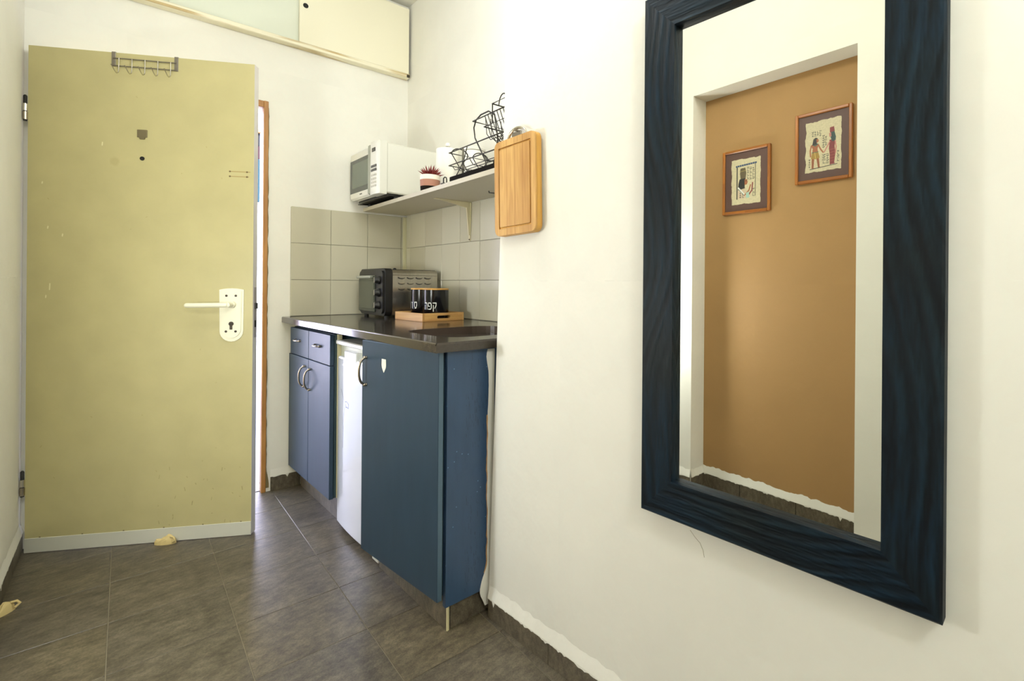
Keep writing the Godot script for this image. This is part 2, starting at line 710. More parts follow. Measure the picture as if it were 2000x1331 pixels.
# ------------------------------------------------------------------ room
const LAMPS := [Vector3(0.62, 2.40, -1.40), Vector3(0.10, 2.52, 1.00), Vector3(-0.36, 1.0, -1.72)]
const ZB := -3.105
const CEIL := 2.835
const TURN_M := 0.06405     # the mirror wall runs a little askew
const TURN_A := 0.03299     # so does the alcove wall
const TURN_K := 0.04697     # and the kitchen units

func build_room():
	var s := mb()
	var zt := ZB - 0.18
	bx(s, Vector3(-0.6, 0, zt), Vector3(-0.262, 2.04, ZB), 0.0)
	bx(s, Vector3(0.540, 0, ZB - 0.04), Vector3(1.7, 2.04, ZB), 0.0)
	bx(s, Vector3(0.60, 0, zt), Vector3(1.7, 2.04, ZB - 0.04), 0.0)
	bx(s, Vector3(-0.6, 2.04, zt), Vector3(1.7, CEIL + 0.1, ZB), 0.0)
	var wb = struct("wall_back", s, M.plaster)

	# left: a pier beside the door, then the niche wall a hand's breadth further back
	s = mb()
	prism(s, PackedVector2Array([Vector2(-0.306, 3.2), Vector2(-0.306, 1.95), Vector2(-0.56, 1.95), Vector2(-0.9, 1.95), Vector2(-0.9, 3.2)]), 0.0, CEIL + 0.1, Transform3D(Basis(Vector3.RIGHT, -PI / 2), Vector3.ZERO))
	# niche wall: local z along the wall, room side is +x
	var L := Vector3(-0.607, 0, -1.386)
	var R := Vector3(-0.512, 0, -0.637)
	var d := (R - L).normalized()
	var T := Transform3D(Basis(d.cross(Vector3.UP) * -1.0, Vector3.UP, d), L)
	# T.x points into the room
	if T.basis.x.x < 0:
		T.basis = Basis(-T.basis.x, Vector3.UP, d)
	var z0 := -0.030
	var z1 := 0.800
	var TN := T * Transform3D(Basis(Vector3(0, 0, 1), Vector3(0, 1, 0), Vector3(-1, 0, 0)), Vector3.ZERO)
	prism(s, PackedVector2Array([Vector2(-0.75, 0), Vector2(z0, 0), Vector2(z0, 2.122), Vector2(z1, 2.122), Vector2(z1, 0), Vector2(3.9, 0), Vector2(3.9, CEIL + 0.1), Vector2(-0.75, CEIL + 0.1)]), -0.118, 0.3, TN)
	struct("wall_left", s, M.plaster)
	s = mb()
	bx(s, Vector3(-0.3, 0, z0 - 0.01), Vector3(0, 2.13, z1 + 0.01), 0.0, T)
	struct("wall_niche", s, M.peach)

	# mirror wall: local x into the wall, local z along it
	s = mb()
	var P := PackedVector2Array([Vector2(0.022, 0), Vector2(4.4, 0), Vector2(4.4, CEIL + 0.1), Vector2(0.142, CEIL + 0.1)])
	# prism runs along local z of its own frame: map (z, y) -> plane, thickness along x
	var TM := Transform3D(Basis(Vector3.UP, TURN_M), Vector3(0.879, 0, -1.473))
	prism(s, P, 0.0, 0.52, TM * Transform3D(Basis(Vector3(0, 0, 1), Vector3(0, 1, 0), Vector3(1, 0, 0)), Vector3.ZERO))
	struct("wall_right", s, M.plaster)

	s = mb()
	var TA := Transform3D(Basis(Vector3.UP, TURN_A), Vector3(1.279, 0, ZB))
	bx(s, Vector3(0, 0, -0.15), Vector3(0.2, CEIL + 0.1, 1.9), 0.0, TA)
	var wa = struct("wall_alcove", s, M.plaster)

	# the wall behind the photographer
	s = mb()
	var zr := 2.5
	bx(s, Vector3(-0.75, 0, zr), Vector3(1.8, CEIL + 0.1, zr + 0.18), 0.0)
	struct("wall_rear", s, M.plaster)

	s = mb()
	bx(s, Vector3(-0.95, CEIL, -3.285), Vector3(1.85, CEIL + 0.15, 2.68), 0.0)
	struct("ceiling", s, M.ceiling)

	# wall tiles above the worktop
	var rows := [0.921, 1.118, 1.318, 1.516]
	s = mb()
	bx(s, Vector3(0.646, 0.915, ZB), Vector3(1.276, 1.512, ZB + 0.0035), 0.0)
	obj("grout", s, M.grout_dark, wb)
	var xs := [0.646, 0.8435, 1.0425, 1.2415]
	for i in 3:
		for j in 3:
			box("tile", Vector3(xs[i] + 0.001, rows[j] + 0.001, ZB + 0.0005), Vector3(xs[i + 1] - 0.001, rows[j + 1] - 0.001, ZB + 0.0075 + 0.0006 * rng.randf()), M.tile[rng.randi() % 3], wb, 0.0012)
	for j in 3:
		box("tile", Vector3(1.2435, rows[j] + 0.001, ZB + 0.0005), Vector3(1.252, rows[j + 1] - 0.001, ZB + 0.0075), M.tile[0], wb, 0.001)
	box("corner_strip", Vector3(1.253, 0.919, ZB), Vector3(1.283, 1.516, ZB + 0.009), M.corner_trim, wb, 0.003)
	var gs := mb()
	bx(gs, Vector3(-0.0035, 0.915, 0.0), Vector3(0, 1.5245, 1.66), 0.0, TA)
	obj("grout", gs, M.grout_dark, wa)
	var zs := [0.012, 0.063, 0.263, 0.463, 0.66, 0.857, 1.055, 1.255, 1.455, 1.655]
	rows = [0.921, 1.122, 1.322, 1.5255]
	for i in zs.size() - 1:
		for j in 3:
			box("tile", Vector3(-0.0075 - 0.0006 * rng.randf(), rows[j] + 0.001, zs[i] + 0.001), Vector3(-0.0005, rows[j + 1] - 0.001, zs[i + 1] - 0.001), M.tile[rng.randi() % 3], wa, 0.0012, TA)

	# two opal globes on short stems
	for k in 2:
		var cl = thing("globe_lamp", ["opal glass globe lamp hanging in front of the kitchen alcove", "opal glass globe lamp hanging at the end of the room away from the door"][k], "lamp", LAMPS[k])
		s = mb()
		lathe(s, [Vector2(0, CEIL - LAMPS[k].y - 0.03), Vector2(0.045, CEIL - LAMPS[k].y - 0.025), Vector2(0.05, CEIL - LAMPS[k].y)], 24)
		obj("ceiling_rose", s, M.window_white, cl)
		wire("stem", [Vector3(0, 0.10, 0), Vector3(0, CEIL - LAMPS[k].y - 0.02, 0)], 0.006, M.window_white, cl)
		s = mb()
		ball(s, Vector3.ZERO, 0.125, 32)
		obj("globe", s, M.lamp, cl)

func build_floor_lamp():
	# a short floor lamp by the pier, just outside the picture
	var at: Vector3 = LAMPS[2]
	var f = thing("floor_lamp", "short floor lamp with a small opal globe beside the pier", "lamp", Vector3(at.x, 0, at.z))
	var s := mb()
	lathe(s, [Vector2(0, 0), Vector2(0.09, 0), Vector2(0.09, 0.012), Vector2(0.02, 0.02), Vector2(0, 0.02)], 28)
	obj("base", s, M.window_white, f)
	wire("pole", [Vector3(0, 0.015, 0), Vector3(0, at.y - 0.06, 0)], 0.009, M.window_white, f, 12)
	s = mb()
	ball(s, Vector3(0, at.y, 0), 0.072, 28)
	obj("globe", s, M.lamp, f)

func build_floor():
	var s := mb()
	bx(s, Vector3(-0.95, -0.12, -3.285), Vector3(1.85, -0.0022, 2.68), 0.0)
	var f = struct("floor", s, M.grout)
	grain = 2
	var meshes := []
	for k in 12:
		var ms := mb()
		uvs = 0.83
		uvo = Vector2((k % 4) * 0.25 + 0.13, (k / 4) * 0.3 + 0.1)
		bx(ms, Vector3(-0.1493, -0.01, -0.1469), Vector3(0.1493, 0, 0.1469), 0.0008)
		meshes.append(ms.commit())
	uvs = 1.0
	uvo = Vector2.ZERO
	grain = 1
	for i in range(-3, 6):
		for j in range(-4, 15):
			var x0 := -0.0345 + 0.3005 * i
			var z0 := -1.951 + 0.2956 * j
			if x0 > 1.4 or x0 < -1.0:
				continue
			var t = obj("tile", meshes[rng.randi() % 12], M.floor[rng.randi() % 3], f)
			t.position = Vector3(x0 + 0.15025, 0.0004 * rng.randf(), z0 + 0.1478)

# a row of skirting tiles from a to b (room on the left of a -> b seen from above), with paint lapped over the top edge
func skirting(called, runs: Array, h: float, lap := true):
	var node = setting(called)
	for r in runs:
		var a: Vector3 = r[0]
		var b: Vector3 = r[1]
		var d := (b - a).normalized()
		var n: Vector3 = r[2].normalized()
		var len := a.distance_to(b)
		var T := Transform3D(Basis(d, Vector3.UP, n), a)
		if d.cross(Vector3.UP).dot(n) < 0:
			T = Transform3D(Basis(-d, Vector3.UP, n), b)
		var x := 0.0
		grain = 0
		while x < len - 0.002:
			var x2 := minf(len, x + 0.3)
			uvo = Vector2(rng.randf(), rng.randf())
			box("tile", Vector3(x + 0.001, 0.0, 0.0), Vector3(x2 - 0.001, h, 0.007), M.skirting, node, 0.0012, T)
			x = x2
		uvo = Vector2.ZERO
		grain = 1
		if not lap:
			continue
		var s := mb()
		var m := int(len / 0.008) + 1
		var lo := []
		var hi := []
		var nn := noise(int(a.x * 100) + 7, 0.09, 3)
		for k in m + 1:
			var xx := len * k / m
			var e := nn.get_noise_1d(k * 3.0)
			var drop := maxf(0.0, e) * 0.010 + (0.016 if rng.randf() < 0.02 else 0.0)
			lo.append(Vector3(xx, h - drop, 0.0082))
			hi.append(Vector3(xx, h + 0.040 + 0.010 * nn.get_noise_1d(k * 1.3 + 50), 0.0006))
		for k in m:
			var mid0 := Vector3(lo[k].x, h + 0.003, 0.0082)
			var mid1 := Vector3(lo[k + 1].x, h + 0.003, 0.0082)
			quad(s, T * lo[k], T * lo[k + 1], T * mid1, T * mid0)
			quad(s, T * mid0, T * mid1, T * hi[k + 1], T * hi[k])
			var b0 := Vector3(lo[k].x, lo[k].y, 0.004)
			var b1 := Vector3(lo[k + 1].x, lo[k + 1].y, 0.004)
			quad(s, T * b0, T * b1, T * lo[k + 1], T * lo[k])
		obj("paint_lap", s, M.plaster, node)

func build_baseboards():
	var TM := Transform3D(Basis(Vector3.UP, TURN_M), Vector3(0.879, 0, -1.473))
	skirting("baseboard_right", [[TM * Vector3(0, 0, 0.03), TM * Vector3(0, 0, 3.9), TM.basis * Vector3(-1, 0, 0)]], 0.064)
	skirting("baseboard_back", [[Vector3(0.56, 0, ZB), Vector3(0.70, 0, ZB), Vector3(0, 0, 1)]], 0.075)
	skirting("baseboard_left", [[Vector3(-0.306, 0, ZB), Vector3(-0.306, 0, -1.95), Vector3(1, 0, 0)]], 0.07)
	var L := Vector3(-0.607, 0, -1.386)
	var R := Vector3(-0.512, 0, -0.637)
	var d := (R - L).normalized()
	var n := Vector3(d.z, 0, -d.x)
	var F := L + n * 0.118
	skirting("baseboard_niche", [
		[L - d * 0.030, L + d * 0.800, n],
		[F - d * 0.5, F - d * 0.030, n],
		[F - d * 0.030, L - d * 0.030 + n * 0.007, d]], 0.072)
	# right of the niche the skirting is painted over in the wall's colour
	var s := mb()
	var T := Transform3D(Basis(n, Vector3.UP, d), L)
	bx(s, Vector3(0.118, 0, 0.797), Vector3(0.132, 0.062, 2.9), 0.004, T)
	struct("baseboard_painted", s, M.patch)

# ------------------------------------------------------------------ door
func build_door():
	var d = setting("door_1", Vector3(-0.289, 0, -3.048), -0.5553)
	d.set_meta("label", "olive-cream flush door standing ajar with a white lever handle")
	var s := mb()
	# leaf, its front textured as one sheet
	var lo := Vector3(0, 0.003, -0.038)
	var hi := Vector3(0.815, 2.052, 0)
	picture(s, Vector3(0, 0.003, 0), Vector3(0.815, 0.003, 0), Vector3(0.815, 2.052, 0), Vector3(0, 2.052, 0))
	var leaf = obj("leaf", s, M.door, d)
	s = mb()
	bx(s, lo, Vector3(hi.x - 0.001, hi.y, -0.0004), 0.001)
	obj("leaf_core", s, M.door_paint, d)
	box("leaf_edge", Vector3(hi.x - 0.001, lo.y, lo.z), Vector3(hi.x, hi.y, -0.0004), M.door_edge, d, 0.0002)
	box("kick_plate", Vector3(-0.001, 0.002, -0.0002), Vector3(0.816, 0.060, 0.003), M.kick, d, 0.001)
	# latch plate on the free edge
	box("latch_plate", Vector3(0.8149, 0.86, -0.032), Vector3(0.8160, 1.08, -0.010), mat(hexc("b9b0ae"), 0.4, 0.4), d, 0.0004)
	box("latch_bolt", Vector3(0.8155, 0.985, -0.027), Vector3(0.824, 1.012, -0.014), M.dark, d, 0.001)
	box("latch_bolt", Vector3(0.8155, 0.905, -0.027), Vector3(0.8185, 0.935, -0.014), M.dark, d, 0.001)
	# handle
	var h := Node3D.new()
	h.name = "handle"
	d.add_child(h)
	h.position = Vector3(0.735, 0.96, 0)
	var poly := PackedVector2Array()
	for k in 13:
		var a := PI + PI * k / 12.0
		poly.append(Vector2(0.045 * cos(a), -0.070 + 0.045 * sin(a)))
	for k in 7:
		var t := 1.0 - k / 3.0
		poly.append(Vector2(0.047 * t, 0.115 - 0.006 * t * t))
	s = mb()
	prism(s, poly, 0.0, 0.005)
	obj("backplate", s, M.ivory, h)
	s = mb()
	var inner := PackedVector2Array()
	for p in poly:
		inner.append(Vector2(p.x * 0.84, p.y * 0.90 + 0.004))
	prism(s, inner, 0.005, 0.0085)
	obj("backplate_face", s, M.ivory, h)
	s = mb()
	lathe(s, [Vector2(0.015, 0), Vector2(0.015, 0.012), Vector2(0.011, 0.016), Vector2(0.011, 0.045), Vector2(0, 0.05)], 20, facing(Vector3(0.004, 0.045, 0.008), Vector3(0, 0, 1)))
	obj("spindle", s, M.ivory, h)
	s = mb()
	tube(s, [Vector3(0.004, 0.045, 0.05), Vector3(-0.012, 0.045, 0.054), Vector3(-0.03, 0.0445, 0.055), Vector3(-0.135, 0.043, 0.053), Vector3(-0.144, 0.043, 0.050)], 0.0105, 14)
	ball(s, Vector3(-0.144, 0.043, 0.050), 0.0105)
	obj("lever", s, M.ivory, h)
	for q in [Vector2(-0.018, 0.083), Vector2(0.018, 0.083), Vector2(-0.019, -0.071), Vector2(0.018, -0.071)]:
		s = mb()
		lathe(s, [Vector2(0.005, 0), Vector2(0.005, 0.0012), Vector2(0, 0.0016)], 12, facing(Vector3(q.x, q.y, 0.0085), Vector3(0, 0, 1)))
		obj("screw", s, M.screw, h)
	s = mb()
	lathe(s, [Vector2(0.0095, 0), Vector2(0.0095, 0.002), Vector2(0, 0.002)], 20, facing(Vector3(0.001, -0.038, 0.0085), Vector3(0, 0, 1)))
	bx(s, Vector3(-0.005, -0.063, 0.0085), Vector3(0.006, -0.04, 0.0105), 0.001)
	obj("lock_cylinder", s, M.screw, h)
	box("keyway", Vector3(-0.006, -0.0395, 0.0104), Vector3(0.007, -0.0365, 0.0112), M.dark, h, 0.0003)
	# spy hole and its swung-up cover
	s = mb()
	lathe(s, [Vector2(0.0085, 0), Vector2(0.0085, 0.002), Vector2(0, 0.0022)], 20, facing(Vector3(0.397, 1.617, 0), Vector3(0, 0, 1)))
	obj("spy_hole", s, M.dark, d)
	s = mb()
	bx(s, Vector3(0.379, 1.705, 0), Vector3(0.415, 1.737, 0.004), 0.001)
	prism(s, rounded(0.020, 0.012, 0.004, 4, Vector2(0.397, 1.703)), 0.0, 0.004)
	obj("spy_hole_cover", s, mat(hexc("7b6f52"), 0.5, 0.3), d)
	# hinges on the pier side
	for hy in [1.80, 0.285]:
		var hg := Node3D.new()
		hg.name = "hinge"
		d.add_child(hg, true)
		hg.position = Vector3(-0.008, hy, 0.002)
		s = mb()
		lathe(s, [Vector2(0, -0.05), Vector2(0.0085, -0.05), Vector2(0.0085, -0.018), Vector2(0, -0.018)], 14)
		obj("knuckle", s, M.nickel, hg)
		s = mb()
		lathe(s, [Vector2(0, -0.015), Vector2(0.0085, -0.015), Vector2(0.0085, 0.014), Vector2(0, 0.014)], 14)
		obj("knuckle", s, M.chrome, hg)
		s = mb()
		lathe(s, [Vector2(0, -0.055), Vector2(0.006, -0.055), Vector2(0.006, 0.045), Vector2(0.003, 0.05), Vector2(0, 0.05)], 12)
		obj("pin", s, M.dark, hg)
	# over-the-door hook rail
	var rk = thing("hook_rail", "grey metal over-door rail with five wire hooks", "hook rail", d.transform * Vector3(0.286, 1.994, 0), -0.5553)
	for x in [0.0, 0.226]:
		s = mb()
		bx(s, Vector3(x, 0, 0.0005), Vector3(x + 0.014, 0.0605, 0.0025), 0.0004)
		bx(s, Vector3(x, 0.0585, -0.0400), Vector3(x + 0.014, 0.0605, 0.002), 0.0004)
		bx(s, Vector3(x, 0.035, -0.0406), Vector3(x + 0.014, 0.0605, -0.0386), 0.0004)
		obj("strap", s, M.steel_grey, rk)
	wire("rail", [Vector3(0.006, 0.033, 0.005), Vector3(0.234, 0.033, 0.005)], 0.0021, M.steel_grey, rk)
	wire("rail", [Vector3(0.006, 0.002, 0.005), Vector3(0.234, 0.002, 0.005)], 0.0021, M.steel_grey, rk)
	for k in 5:
		var x := 0.030 + 0.0465 * k
		wire("hook", [Vector3(x, 0.034, 0.0085), Vector3(x, 0.0, 0.009), Vector3(x, -0.022, 0.010), Vector3(x, -0.030, 0.014), Vector3(x, -0.034, 0.021), Vector3(x, -0.031, 0.029), Vector3(x, -0.010, 0.052)], 0.0019, M.chrome, rk)

	# the wooden door frame
	var t = setting("trim_1")
	grain = 1
	box("jamb_post", Vector3(0.519, 0, ZB - 0.032), Vector3(0.540, 2.052, ZB + 0.008), M.jamb, t, 0.002)
	box("jamb_post", Vector3(-0.262, 0, ZB - 0.12), Vector3(-0.235, 2.052, ZB + 0.004), M.jamb, t, 0.002)
	grain = 0
	box("jamb_head", Vector3(-0.262, 2.018, ZB - 0.032), Vector3(0.519, 2.052, ZB + 0.004), M.jamb, t, 0.002)
	grain = 1
	var th := mb()
	bx(th, Vector3(-0.262, -0.01, ZB - 0.18), Vector3(0.537, 0.003, ZB - 0.03), 0.002)
	struct("trim_2", th, M.floor[1])

func build_overhead():
	var c = thing("overhead_cupboard", "cream panelled cupboard built in under the ceiling above the door", "cupboard", Vector3(-0.306, 2.385, ZB))
	grain = 0
	uvs = 0.6
	box("bottom_rail", Vector3(0, -0.012, 0), Vector3(1.575, 0.012, 0.055), M.rail, c, 0.003)
	uvs = 1.0
	grain = 1
	box("panel", Vector3(0.004, 0.012, 0.002), Vector3(0.450, 0.445, 0.018), M.board_green, c, 0.002)
	box("panel", Vector3(0.445, 0.012, 0.004), Vector3(1.01, 0.445, 0.028), M.board_green, c, 0.002)
	var p = box("panel", Vector3(0.975, 0.012, 0.030), Vector3(1.57, 0.415, 0.050), M.board_cream, c, 0.002)
	p.rotation.y = 0.0
	var s := mb()
	lathe(s, [Vector2(0.013, 0), Vector2(0.013, 0.0008), Vector2(0, 0.0009)], 24, facing(Vector3(1.004, 0.215, 0.0502), Vector3(0, 0, 1)))
	obj("finger_hole", s, M.dark, c)
	box("latch", Vector3(1.555, -0.012, 0.05), Vector3(1.572, 0.004, 0.062), M.screw, c, 0.002)

func build_outside():
	var s := mb()
	bx(s, Vector3(-4, -0.25, -7.5), Vector3(5, -0.02, -3.29), 0.0)
	struct("ground_outside", s, M.outside_ground)
	s = mb()
	bx(s, Vector3(-4, -0.2, -7.6), Vector3(5, 3.2, -7.4), 0.0)
	struct("wall_outside", s, M.outside_wall)
	var c = thing("hanging_cloth", "teal and dark red cloth hanging in the yard beyond the door", "cloth", Vector3(0.70, 1.72, -4.6))
	box("teal_cloth", Vector3(-0.3, 0.0, 0), Vector3(0.046, 0.33, 0.012), M.cloth_teal, c, 0.003)
	box("red_cloth", Vector3(-0.3, 0.33, 0), Vector3(0.046, 0.43, 0.012), M.cloth_red, c, 0.003)
	box("post", Vector3(-0.36, -1.74, 0.0), Vector3(-0.32, 0.60, 0.04), M.jamb, c, 0.003)
	box("arm", Vector3(-0.36, 0.53, 0.0), Vector3(0.05, 0.56, 0.03), M.jamb, c, 0.003)
	box("black_hem", Vector3(-0.3, 0.43, 0), Vector3(0.046, 0.53, 0.012), M.cloth_black, c, 0.003)

# ------------------------------------------------------------------ kitchen units
# local z runs along the front towards the camera, local x into the alcove
func pull(parent, at: Vector3, len: float, vertical: bool, out := 0.028):
	var h := Node3D.new()
	h.name = "handle"
	parent.add_child(h, true)
	h.position = at
	var ax := Vector3.UP if vertical else Vector3(0, 0, 1)
	var pts := []
	for k in 13:
		var t := -1.0 + 2.0 * k / 12.0
		pts.append(ax * (len / 2 * t) + Vector3(-0.006 - (out - 0.006) * pow(1.0 - pow(absf(t), 2.6), 0.6), 0, 0))
	wire("bow", pts, 0.0042, M.nickel, h, 10)
	for sg in [-1.0, 1.0]:
		var s := mb()
		lathe(s, [Vector2(0.0065, 0), Vector2(0.0065, 0.004), Vector2(0.0045, 0.008), Vector2(0, 0.009)], 14, facing(ax * (len / 2 * sg), Vector3(-1, 0, 0)))
		ball(s, ax * (len / 2 * sg) + Vector3(-0.007, 0, 0), 0.0068, 12)
		obj("foot", s, M.nickel, h)

func build_base_cabinet():
	var c = thing("base_cabinet", "blue base cabinet with two drawers over two doors", "cabinet", Vector3(0.6415, 0, -3.07), TURN_K)
	var W := 0.61
	box("carcass", Vector3(0.02, 0.125, 0), Vector3(0.56, 0.868, W - 0.004), M.carcass, c, 0.001)
	box("edge_strip", Vector3(0.030, 0.125, W - 0.004), Vector3(0.048, 0.868, W + 0.010), M.cream_edge, c, 0.001)
	uvo = Vector2(rng.randf(), 0)
	grain = 0
	box("plinth", Vector3(0.055, 0, 0), Vector3(0.068, 0.125, W), M.skirting, c, 0.001)
	grain = 1
	uvo = Vector2.ZERO
	var h := W / 2
	for k in 2:
		var z := k * h
		var dr = box("drawer", Vector3(0, 0.728, z + 0.002), Vector3(0.018, 0.866, z + h - 0.002), M.blue, c, 0.0015)
		pull(dr, Vector3(0, 0.805, z + h * 0.47), 0.07, false, 0.02)
	var d1 = box("door", Vector3(0, 0.122, -0.020), Vector3(0.018, 0.724, h - 0.002), M.blue, c, 0.0015)
	pull(d1, Vector3(0, 0.635, h - 0.055), 0.1, true)
	var d2 = box("door", Vector3(0, 0.122, h + 0.002), Vector3(0.018, 0.724, W - 0.002), M.blue, c, 0.0015)
	pull(d2, Vector3(0, 0.63, h + 0.03), 0.1, true)

func build_fridge():
	var f = thing("small_fridge", "white under-counter fridge between the blue cabinets", "fridge", Vector3(0.700, 0, -2.448), TURN_K)
	var W := 0.450
	box("body", Vector3(0.05, 0.02, 0.0), Vector3(0.54, 0.825, W), M.white_gloss, f, 0.003)
	box("top_cover", Vector3(-0.010, 0.826, -0.002), Vector3(0.54, 0.846, W + 0.002), M.white_plastic, f, 0.004)
	# door: ink scribble and a sticker mark on a white front
	var im := Image.create(256, 512, false, Image.FORMAT_RGB8)
	im.fill(hexc("dcdee0"))
	var ink := Color(0.25, 0.25, 0.36, 0.8)
	line(im, [Vector2(30, 94), Vector2(52, 120), Vector2(56, 150), Vector2(47, 196), Vector2(50, 205), Vector2(46, 270)], 1.6, ink)
	line(im, [Vector2(62, 126), Vector2(74, 124)], 1.6, ink)
	line(im, [Vector2(78, 124), Vector2(88, 130), Vector2(86, 142), Vector2(76, 140), Vector2(68, 142), Vector2(66, 134)], 2.2, Color(0.35, 0.35, 0.5, 0.8))
	fill(im, [Vector2(84, 56), Vector2(98, 62), Vector2(84, 64)], Color(0.55, 0.56, 0.63))
	var fm := textured(im, 0.07)
	fm.clearcoat_enabled = true
	fm.clearcoat = 0.25
	fm.clearcoat_roughness = 0.06
	var s := mb()
	var seg := 20
	for k in seg:
		var P := []
		for q in 2:
			var f0 := float(k + q) / seg
			var u := 2.0 * f0 - 1.0
			var nx := Vector3(-1.0, 0, 4.0 * 0.010 * u / W).normalized()
			P.append([Vector3(-0.010 * (1.0 - u * u), 0, W * f0), nx, f0])
		var up := Vector3(0, 0.765, 0)
		var dn := Vector3(0, 0.030, 0)
		trin(s, P[0][0] + dn, P[1][0] + dn, P[1][0] + up, P[0][1], P[1][1], P[1][1], Vector2(P[0][2], 1), Vector2(P[1][2], 1), Vector2(P[1][2], 0))
		trin(s, P[0][0] + dn, P[1][0] + up, P[0][0] + up, P[0][1], P[1][1], P[0][1], Vector2(P[0][2], 1), Vector2(P[1][2], 0), Vector2(P[0][2], 0))
		tri(s, P[0][0] + dn, Vector3(0.02, 0.03, W / 2), P[1][0] + dn)
		tri(s, P[0][0] + up, P[1][0] + up, Vector3(0.02, 0.765, W / 2))
	var d = obj("door", s, fm, f)
	box("door_body", Vector3(0.0, 0.028, 0), Vector3(0.046, 0.768, W), M.white_gloss, d, 0.001)
	# moulded top of the door with its grip recesses
	box("door_head", Vector3(0.012, 0.768, 0.0), Vector3(0.046, 0.824, W), mat(hexc("c9cbb2"), 0.4), d, 0.002)
	box("head_block", Vector3(-0.012, 0.768, 0.11), Vector3(0.02, 0.808, 0.24), M.white_gloss, d, 0.004)
	box("head_block", Vector3(0.0, 0.768, 0.36), Vector3(0.02, 0.808, W), M.white_gloss, d, 0.004)
	box("head_lip", Vector3(-0.008, 0.764, 0.03), Vector3(0.02, 0.776, W - 0.03), M.white_gloss, d, 0.003)
	for z in [0.05, W - 0.05]:
		s = mb()
		lathe(s, [Vector2(0.012, 0), Vector2(0.012, 0.02), Vector2(0, 0.02)], 16, Transform3D(Basis(), Vector3(0.08, 0, z)))
		obj("foot", s, M.black_plastic, f)
	box("bottom_hinge", Vector3(0.0, 0.006, W - 0.06), Vector3(0.05, 0.028, W - 0.004), M.white_plastic, f, 0.002)

func build_sink_cabinet():
	var c = thing("sink_cabinet", "blue sink cabinet with one door ajar and worn side panel", "cabinet", Vector3(0.6765, 0, -1.985), TURN_K)
	var W := 0.53
	box("carcass_side", Vector3(0.028, 0.118, 0), Vector3(0.56, 0.886, 0.018), M.carcass, c, 0.001)
	box("carcass_side", Vector3(0.028, 0.118, W - 0.036), Vector3(0.56, 0.886, W - 0.0182), M.carcass, c, 0.001)
	box("carcass_floor", Vector3(0.028, 0.118, 0.018), Vector3(0.56, 0.136, W - 0.036), M.carcass, c, 0.001)
	box("carcass_back", Vector3(0.55, 0.136, 0.018), Vector3(0.56, 0.7, W - 0.036), M.carcass, c, 0.001)
	grain = 1
	uvs = 2.0
	box("side_panel", Vector3(0.030, 0.085, W - 0.018), Vector3(0.60, 0.888, W), M.blue_worn, c, 0.001)
	uvs = 1.0
	grain = 0
	uvo = Vector2(0.2, 0.4)
	box("plinth", Vector3(0.044, 0, 0.0), Vector3(0.056, 0.118, W - 0.02), M.skirting, c, 0.001)
	box("plinth_return", Vector3(0.058, 0, W - 0.030), Vector3(0.21, 0.09, W - 0.019), M.skirting, c, 0.001)
	grain = 1
	uvo = Vector2.ZERO
	box("plinth_edge", Vector3(0.044, 0, W - 0.0195), Vector3(0.052, 0.105, W - 0.0145), M.cream_edge, c, 0.0005)
	# the door, hinged at its near edge and standing a little open
	var d := Node3D.new()
	d.name = "door"
	c.add_child(d)
	d.position = Vector3(0.003, 0, W - 0.004)
	d.rotation.y = 0.0755
	var dw := 0.503
	box("door_panel", Vector3(0, 0.112, -dw), Vector3(0.018, 0.890, 0), M.blue, d, 0.0015)
	box("door_edge_band", Vector3(0.0012, 0.113, 0.0), Vector3(0.0168, 0.889, 0.0007), M.blue_edge, d, 0.0002)
	pull(d, Vector3(0, 0.778, -dw + 0.035), 0.1, true)
	var s := mb()
	var sh := PackedVector2Array([Vector2(-0.014, 0.022), Vector2(0.014, 0.022), Vector2(0.0155, 0.0), Vector2(0.014, -0.008), Vector2(0.0, -0.026), Vector2(-0.012, -0.010), Vector2(-0.015, 0.0)])
	prism(s, sh, 0.0, 0.0008, Transform3D(Basis(Vector3(0, 0, 1), Vector3.UP, Vector3(-1, 0, 0)), Vector3(0, 0.812, -dw + 0.163)))
	var st = obj("sticker", s, mat(hexc("efe9d6"), 0.7), d)
	st.set_meta("label", "small white shield-shaped sticker")

